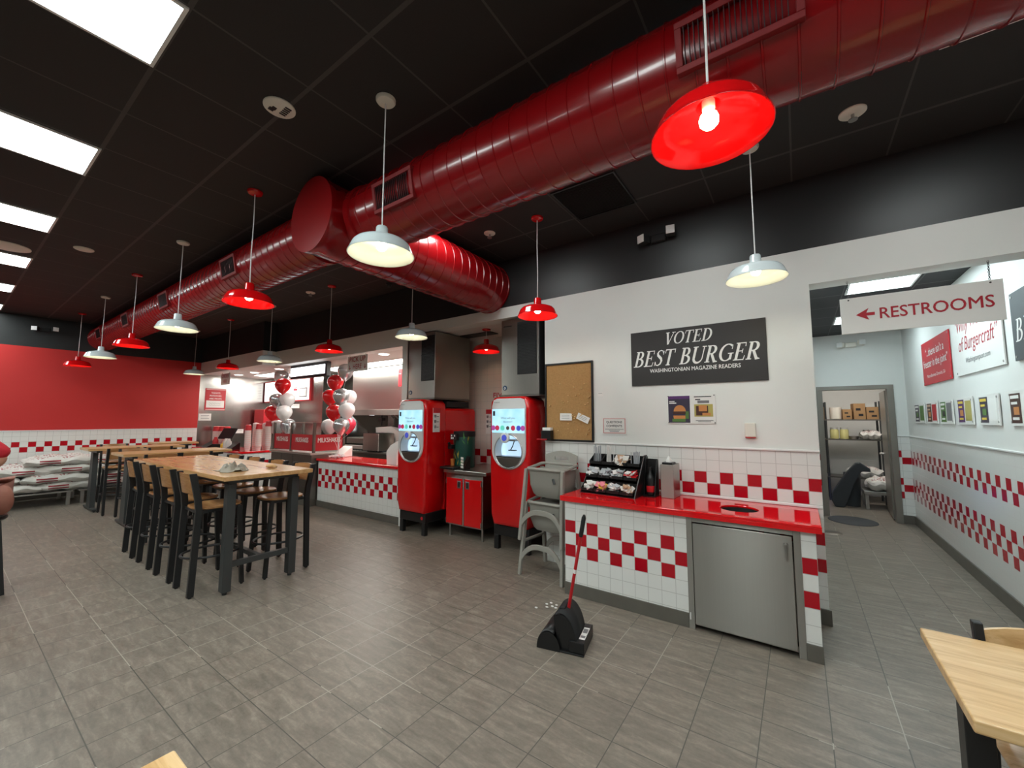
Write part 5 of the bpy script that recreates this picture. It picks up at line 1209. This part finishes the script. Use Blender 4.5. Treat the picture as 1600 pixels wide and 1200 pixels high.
MB().box(-.195, -.13, -.0115, -.0105, .055, .065).box(-.195, -.145, -.0115, -.0105, .072, .08).build('print', 'ink_white', p)
p = MB().box(.03, .19, -.0095, -.008, -.07, .045).build('food_photo', 'olive', t); MB().box(.045, .15, -.0105, -.0095, -.06, .03).build('sandwich_print', 'patty', p); MB().box(.07, .14, -.0115, -.0105, -.02, .035).box(.1, .17, -.0115, -.0105, -.06, -.035).build('sandwich_bun', 'bun_brown', p)
MB().box(.03, .18, -.0095, -.008, .112, .12).box(.04, .085, -.0095, -.008, .085, .095).build('headline', 'ink_black', t); MB().box(.06, .16, -.0095, -.008, .055, .08).box(.04, .19, -.0095, -.008, -.11, -.103).box(.06, .17, -.0095, -.008, -.12, -.115).build('print', 'ink_gray', t)
m = MB()
for sx in (-1, 1):
    for sz in (-1, 1): m.cyl((sx * .203, -.008, sz * .127), (sx * .203, -.012, sz * .127), .005, n=8)
m.build('screws', 'ink_black', t)
t = thing('wall_thermostat', 'small cream box on the white wall left of the hall opening', 'thermostat', (-.35, YB, 1.507))
MB().box(-.042, .042, -.03, -.001, -.062, .062).build('case', 'cream', t, bevel=.008); MB().box(-.04, .04, -.031, -.002, -.066, -.06).build('base_strip', 'pk_red', t)

# ================================================================ RESTROOM SIGN
t = thing('restroom_sign', 'white hanging sign with red arrow and RESTROOMS lettering in the hall opening', 'sign', (.768, 4.23, 2.437))
MB().box(-.445, .445, -.006, .006, -.146, .146).build('board', 'sign_white', t, bevel=.001)
text(t, 'RESTROOMS', .095, -.045, -.0075, .085, 'ink_red', w=.60, bold=.018)
m = MB(); stroke(m, [(-.235, .0), (-.33, .0)], .024, -.0075, lambda p: p)
m.quad((-.35, -.0078, .0), (-.27, -.0078, .048), (-.285, -.0078, .012), (-.30, -.0078, .0)); m.quad((-.35, -.0078, .0), (-.30, -.0078, .0), (-.285, -.0078, -.012), (-.27, -.0078, -.048))
m.build('arrow', 'ink_red', t)
for x in (-.39, .385):
    m = MB(); n = 11
    for k in range(n):
        z = .15 + (2.722 - 2.437 - .15) * (k + .5) / n; a = PI / 2 * (k % 2); pts = [(x + .005 * math.cos(q) * math.cos(a), .005 * math.cos(q) * math.sin(a), z + .010 * math.sin(q)) for q in [2 * PI * i / 8 for i in range(8)]]
        m.tube(pts, .0016, 5, True)
    m.cyl((x, 0, .13), (x, 0, .15), .003, n=6).build('chain', 'black_metal', t, True)
    MB().cyl((x, -.0085, .128), (x, -.006, .128), .006, n=10).build('rivet', 'ink_black', t)

# ================================================================ HALL WALL SIGNS
def plaque(name, label, y, z, w_, h, mat):
    t = thing(name, label, 'sign' if w_ > .6 else 'poster', (1.395, y, z), -PI / 2)
    MB().box(-w_ / 2, w_ / 2, -.016, -.006, -h / 2, h / 2).build('board', mat, t, bevel=.001)
    m = MB()
    for sx in (-1, 1):
        for sz in (-1, 1): m.cyl((sx * (w_ / 2 - .03), -.0005, sz * (h / 2 - .03)), (sx * (w_ / 2 - .03), -.019, sz * (h / 2 - .03)), .010, n=10)
    m.build('standoff', 'alu', t); return t
t = plaque('quote_sign', 'red sign with white quotation lettering on the hall wall', 6.91, 2.315, 1.19, .545, 'sign_red')
text(t, '\u201c...there isn\u2019t a', 0, .085, -.0175, .095, 'ink_white', w=.80, bold=.01); text(t, 'freezer in the joint\u201d', 0, -.055, -.0175, .095, 'ink_white', w=1.04, bold=.01); text(t, 'Macon Business Chronicle, GA', 0, -.185, -.0175, .04, 'ink_white', w=.78)
t = plaque('quote_sign', 'white sign with red burgercraft quotation on the hall wall, partly behind the restroom sign', 5.53, 2.36, 1.22, .63, 'sign_white')
serif = text(t, '\u2018Willy Wonka\u2019s', -.03, .12, -.0175, .135, 'ink_red', w=.98, shear=.22); text(t, 'of Burgercraft\u201d', .03, -.075, -.0175, .135, 'ink_red', w=1.0, shear=.22); text(t, 'Washingtonpost.com', .02, -.205, -.0175, .05, 'ink_gray', w=.62, shear=.2)
t = plaque('quote_sign', 'dark gray sign with white serif lettering at the right edge of the photo', 4.365 + .06, 2.305, .62, .52, 'sign_gray')
serif_text(t, 'BEST', -.26, .26, -.12, .17, -.0175, 'ink_white', .2)
cols = [('burger_dark', 'lettuce'), ('patty', 'sign_red'), ('lettuce', 'ink_gray'), ('purple', 'olive'), ('burger_dark', 'paper'), ('patty', 'paper')]
where = ['farthest of the row, at the corner', 'second from the corner', 'third from the corner', 'fourth from the corner', 'fifth from the corner, dark page left', 'nearest, cut by the right photo edge']
for i, (y, w_) in enumerate(((7.88, .56), (7.24, .5), (6.63, .48), (6.0, .46), (5.37, .46), (4.71, .46))):
    t = plaque('press_poster', 'small framed press poster on the hall wall, ' + where[i], y, 1.688, w_, .274, 'sign_white'); t['group'] = 'press posters along the hall wall'
    a, b = cols[i]
    p = MB().box(-w_ * .43, -w_ * .03, -.0175, -.016, -.115, .115).build('left_page', a, t); MB().box(w_ * .03, w_ * .42, -.0175, -.016, -.1, .1).build('right_page', b, t)
    MB().box(-w_ * .4, -w_ * .08, -.019, -.0175, .075, .1).box(-w_ * .38, -w_ * .15, -.019, -.0175, .03, .05).box(-w_ * .36, -w_ * .12, -.019, -.0175, -.09, -.07).build('print', ('ink_white', 'pk_tan', 'paper', 'pk_yellow', 'pk_yellow', 'paper')[i], p)
    MB().box(-w_ * .3, -w_ * .1, -.019, -.0175, -.05, .01).build('picture', ('lettuce', 'bun_brown', 'ink_black', 'bun_brown', 'lettuce', 'bun_brown')[i], p)
# dark oval mat before the store room door
o = MB().lathe([(.001, .012), (.30, .012), (.31, .008), (.312, .001)], n=40).build('floor_mat', 'rubber', None, True, loc=(.62, 8.48, 0)); o.scale = (1, 1.1, 1); tag(o, 'round black rubber mat on the hall floor before the store room door', 'mat')
o = MB().lathe([(.001, .006), (.12, .006), (.13, .001)], n=30).build('floor_drain', 'steel_dark', None, True, loc=(.30, 7.45, 0)); tag(o, 'small round floor plate in the hall left of the black mat', 'drain')

# ================================================================ STORE ROOM
t = thing('wire_shelf', 'tall gray metal shelf unit in the store room behind the hall', 'shelf unit', (.62, 10.65, 0))
for x in (-.75, -.17, .66):
    for y in (-.22, .22): MB().cyl((x, y, 0), (x, y, 1.95), .018, n=10).build('post', 'gray_metal', t)
for z in (.45, 1.19, 1.58): MB().box(-.77, .68, -.24, .24, z, z + .022).build('shelf', 'steel_dark', t)
def carton(label, x, y, z, w_, d, h, mat='card'):
    t = thing('carton', label, 'box', (x, y, z), random.uniform(-.06, .06), 'cartons on the top shelf')
    MB().box(-w_ / 2, w_ / 2, -d / 2, d / 2, 0, h).build('box', mat, t, bevel=.003)
    MB().box(-w_ * .3, w_ * .1, -d / 2 - .0015, -d / 2, h * .55, h * .7).box(-w_ * .1, w_ * .3, -d / 2 - .0015, -d / 2, h * .2, h * .35).build('print', 'ink_black', t)
    MB().box(-w_ / 2 - .001, w_ / 2 + .001, -.03, .03, h - .0005, h + .001).build('tape', 'pk_tan', t)
carton('brown carton cut by the door frame on the top shelf, leftmost', .36, 10.6, 1.603, .18, .3, .25)
carton('small brown carton on the top shelf right of the gray tub', .795, 10.6, 1.603, .14, .3, .20)
carton('tall brown carton on the top shelf, middle one', .975, 10.6, 1.603, .18, .32, .31)
carton('wide brown carton on the top shelf, rightmost', 1.185, 10.6, 1.603, .19, .3, .24)
tag(MB().lathe([(.001, 0), (.085, 0), (.095, .01), (.10, .24), (.001, .242)], n=24).build('tub', 'cream', None, True, loc=(.62, 10.58, 1.603)), 'round gray-white tub on the top shelf among brown cartons', 'tub')
M['pickle'] = plain('jar_yellow', (214, 206, 140), .3)
for x, lb in ((.58, 'left one of two'), (.735, 'right one of two')):
    t = thing('jar', 'pale yellow plastic jar on the middle shelf, ' + lb, 'jar', (x, 10.56, 1.213), 0, 'plastic jars on the middle shelf')
    MB().lathe([(.001, 0), (.068, 0), (.072, .01), (.072, .17), (.06, .19), (.001, .191)], n=22).build('body', 'pickle', t, True); MB().cyl((0, 0, .192), (0, 0, .225), .062, n=22).build('lid', 'paper', t, True)
tag(MB().lathe([(.001, 0), (.07, 0), (.09, .06), (.001, .065)], n=22).build('foil_tray', 'alu', None, True, loc=(.88, 10.56, 1.213)), 'small foil tray on the middle shelf between jar and white bag', 'tray')
def soft_bag(label, x, y, z, sx, sy, sz):
    o = sp_[1].copy(); C.objects.link(o); o.location = (x, y, z); o.rotation_euler = (0, 0, PI / 2); o.scale = (sy / .27, sx / .47, sz / .085); tag(o, label, 'sack'); o.name = 'sack'
soft_bag('white printed bag lying on the middle shelf of the store room', 1.13, 10.58, 1.213 + .085, .17, .17, .08)
t = thing('dunnage_bench', 'low metal bench with a white bag in the store room', 'bench', (1.26, 10.0, 0))
MB().box(-.36, .36, -.25, .28, .26, .32).build('deck', 'alu', t, bevel=.004)
for x in (-.32, .32):
    for y in (-.21, .24): MB().box(x - .025, x + .025, y - .025, y + .025, 0, .26).build('leg', 'alu', t)
soft_bag('white printed bag on the low bench in the store room', 1.26, 9.98, .32 + .115, .32, .24, .11)
soft_bag('white printed bag lying on the bottom shelf behind the black mats', 1.0, 10.6, .472 + .10, .28, .2, .10)
for i, (x, y, z, rz, ry, lb) in enumerate(((.78, 9.72, .335, .1, 38, 'folded over and propped up in front'), (.745, 9.93, .31, -.1, 6, 'standing rolled behind the folded one'))):
    m = MB()
    if i == 0:
        m.prism([(-.35, -.23), (-.33, -.06), (-.12, .30), (.02, .48), (.09, .49), (.22, .39), (.23, .33), (.10, .33), (.0, .12), (-.12, -.22), (-.17, -.335), (-.30, -.335)], -.06, .05)
    else:
        R = []; n = 30
        for k in range(n + 1):
            q = 2 * PI * 1.3 * k / n; r = .105 + .012 * k / n
            R.append([(r * math.cos(q), r * math.sin(q), -.30), (r * math.cos(q), r * math.sin(q), .30), ((r + .014) * math.cos(q), (r + .014) * math.sin(q), .30), ((r + .014) * math.cos(q), (r + .014) * math.sin(q), -.30)])
        m.rings(R)
    o = m.build('rubber_mat', 'rubber', None, i == 1, .02 if i == 0 else 0, 3, (x, y, z))
    o.rotation_euler = (0, 0 if i == 0 else math.radians(3), 0 if i == 0 else rz)
    tag(o, 'thick black rubber floor mat in the store room, ' + lb, 'mat')
tag(MB().box(-.09, .09, -.1, .1, 0, .42).build('crate', 'b3', None, bevel=.01, loc=(.29, 10.25, 0)), 'blue crate behind the left door jamb in the store room', 'crate')
tag(MB().box(-.4, .4, -.02, .0, 0, .3).build('white_board', 'paper', None, loc=(.9, 10.92, .48)), 'white box side at the back of the bottom shelf in the store room', 'box')

# ================================================================ PERSON AT THE LEFT EDGE
PX, PY = -6.17, .30
t = thing('person', 'person in a red top seated on a stool, cut off by the left photo edge', 'person', (PX, PY, 0))
def skin_body(name, pts, edges, rad, mat, root=0, sub=2):
    me = bpy.data.meshes.new(name); me.from_pydata(pts, edges, []); o = bpy.data.objects.new(name, me); C.objects.link(o); o.parent = t
    me.materials.append(M[mat]); sk_ = o.modifiers.new('skin', 'SKIN'); sk_.use_smooth_shade = True; sk_.branch_smoothing = .6
    for i, r in enumerate(rad): me.skin_vertices[0].data[i].radius = (r, r) if not isinstance(r, tuple) else r
    me.skin_vertices[0].data[root].use_root = True
    s = o.modifiers.new('sub', 'SUBSURF'); s.levels = sub; s.render_levels = sub
    return o
# facing -y; hips at the back of the seat
P_ = [(0, .10, .86), (0, -.02, 1.02), (0, -.10, 1.18), (0, -.14, 1.34), (0, -.155, 1.46), (0, -.165, 1.53), (0, -.185, 1.60), (0, -.195, 1.70)]
Ed = [(i, i + 1) for i in range(7)]; Rd = [.165, .135, .125, .13, .085, .058, .088, .10]
for s in (-1, 1):
    b = len(P_)
    P_ += [(s * .10, .06, .84), (s * .13, -.16, .845), (s * .14, -.38, .84), (s * .14, -.36, .60), (s * .14, -.30, .36), (s * .14, -.36, .315)]
    Ed += [(0, b), (b, b + 1), (b + 1, b + 2), (b + 2, b + 3), (b + 3, b + 4), (b + 4, b + 5)]; Rd += [.125, .09, .07, .058, .045, .04]
    b = len(P_)
    P_ += [(s * .17, -.08, 1.42), (s * .23, .04, 1.31), (s * .24, .09, 1.23), (s * .21, .02, 1.16), (s * .16, -.22, 1.13), (s * .14, -.30, 1.12)]
    Ed += [(4, b), (b, b + 1), (b + 1, b + 2), (b + 2, b + 3), (b + 3, b + 4), (b + 4, b + 5)]; Rd += [.07, .055, .046, .045, .032, .034]
    w_ = len(P_) - 1; hx, hy, hz = P_[w_]
    for f, (dx, ln) in enumerate(((-.03, .062), (-.01, .075), (.01, .07), (.03, .055))):
        q = len(P_); P_ += [(hx + dx * .8, hy - .045, hz + .004), (hx + dx, hy - .045 - ln * .55, hz - .004), (hx + dx, hy - .045 - ln, hz - .024)]
        Ed += [(w_, q), (q, q + 1), (q + 1, q + 2)]; Rd += [.012, .0105, .009]
    q = len(P_); P_ += [(hx - s * .035, hy - .01, hz - .004), (hx - s * .055, hy - .045, hz - .012)]; Ed += [(w_, q), (q, q + 1)]; Rd += [.014, .011]
skin_body('body', P_, Ed, Rd, 'skin')
skin_body('trousers', [(0, .15, .87), (0, .10, 1.03), (.10, .10, .845), (.13, -.16, .84), (.14, -.385, .835), (.14, -.365, .60), (-.10, .10, .845), (-.13, -.16, .84), (-.14, -.385, .835), (-.14, -.365, .60)], [(0, 1), (0, 2), (2, 3), (3, 4), (4, 5), (0, 6), (6, 7), (7, 8), (8, 9)], [.30, .235, .19, .12, .095, .08, .19, .12, .095, .08], 'trousers')
skin_body('shirt', [(0, -.04, 1.03), (0, -.11, 1.2), (0, -.14, 1.35), (0, -.155, 1.46), (.17, -.08, 1.42), (.23, .04, 1.31), (.24, .12, 1.245), (-.17, -.08, 1.42), (-.23, .04, 1.31), (-.24, .12, 1.245)], [(0, 1), (1, 2), (2, 3), (3, 4), (4, 5), (5, 6), (3, 7), (7, 8), (8, 9)], [.205, .185, .20, .10, .105, .085, .064, .105, .085, .064], 'shirt')
MB().ball((0, -.165, 1.735), .108, 20, 16, (.92, .98, 1.0)).build('hair', 'hair', t, True)
MB().ball((0, -.215, 1.675), .092, 20, 16, (.86, .9, 1.22)).build('face', 'skin', t, True)
MB().rings([[(-.006, -.292, 1.70), (.006, -.292, 1.70), (.004, -.286, 1.705), (-.004, -.286, 1.705)], [(-.014, -.300, 1.655), (.014, -.300, 1.655), (.016, -.285, 1.652), (-.016, -.285, 1.652)]]).build('nose', 'skin', t, True)
for s in (-1, 1):
    MB().ball((s * .14, -.385, .325), .055, 16, 10, (.8, 2.0, .75)).build('shoe', 'black', t, True)
    MB().ball((s * .031, -.289, 1.692), .010, 10, 8).build('eye', 'white', t, True); MB().ball((s * .031, -.297, 1.692), .005, 8, 6).build('pupil', 'ink_black', t, True)
    MB().ball((s * .083, -.195, 1.675), .026, 12, 8, (.35, .7, 1.2)).build('ear', 'skin', t, True)
MB().ball((0, -.292, 1.622), .022, 12, 8, (1.1, .4, .3)).build('mouth', 'pk_red', t, True)
st = thing('bar_stool', 'dark stool under the seated person at the left edge of the photo', 'bar stool', (PX, PY - .03, 0))
MB().lathe([(.001, .66), (.19, .66), (.205, .675), (.20, .70), (.001, .70)], n=32).build('seat', 'black', st, True)
for sx in (-1, 1):
    for sy in (-1, 1): MB().bar((sx * .14, sy * .14, .665), (sx * .17, sy * .2, 0), .03, .03).build('leg', 'black_metal', st)
MB().tube([(.19 * math.cos(2 * PI * i / 28), .19 * math.sin(2 * PI * i / 28), .27) for i in range(28)], .010, 8, True).build('foot_ring', 'black_metal', st, True)
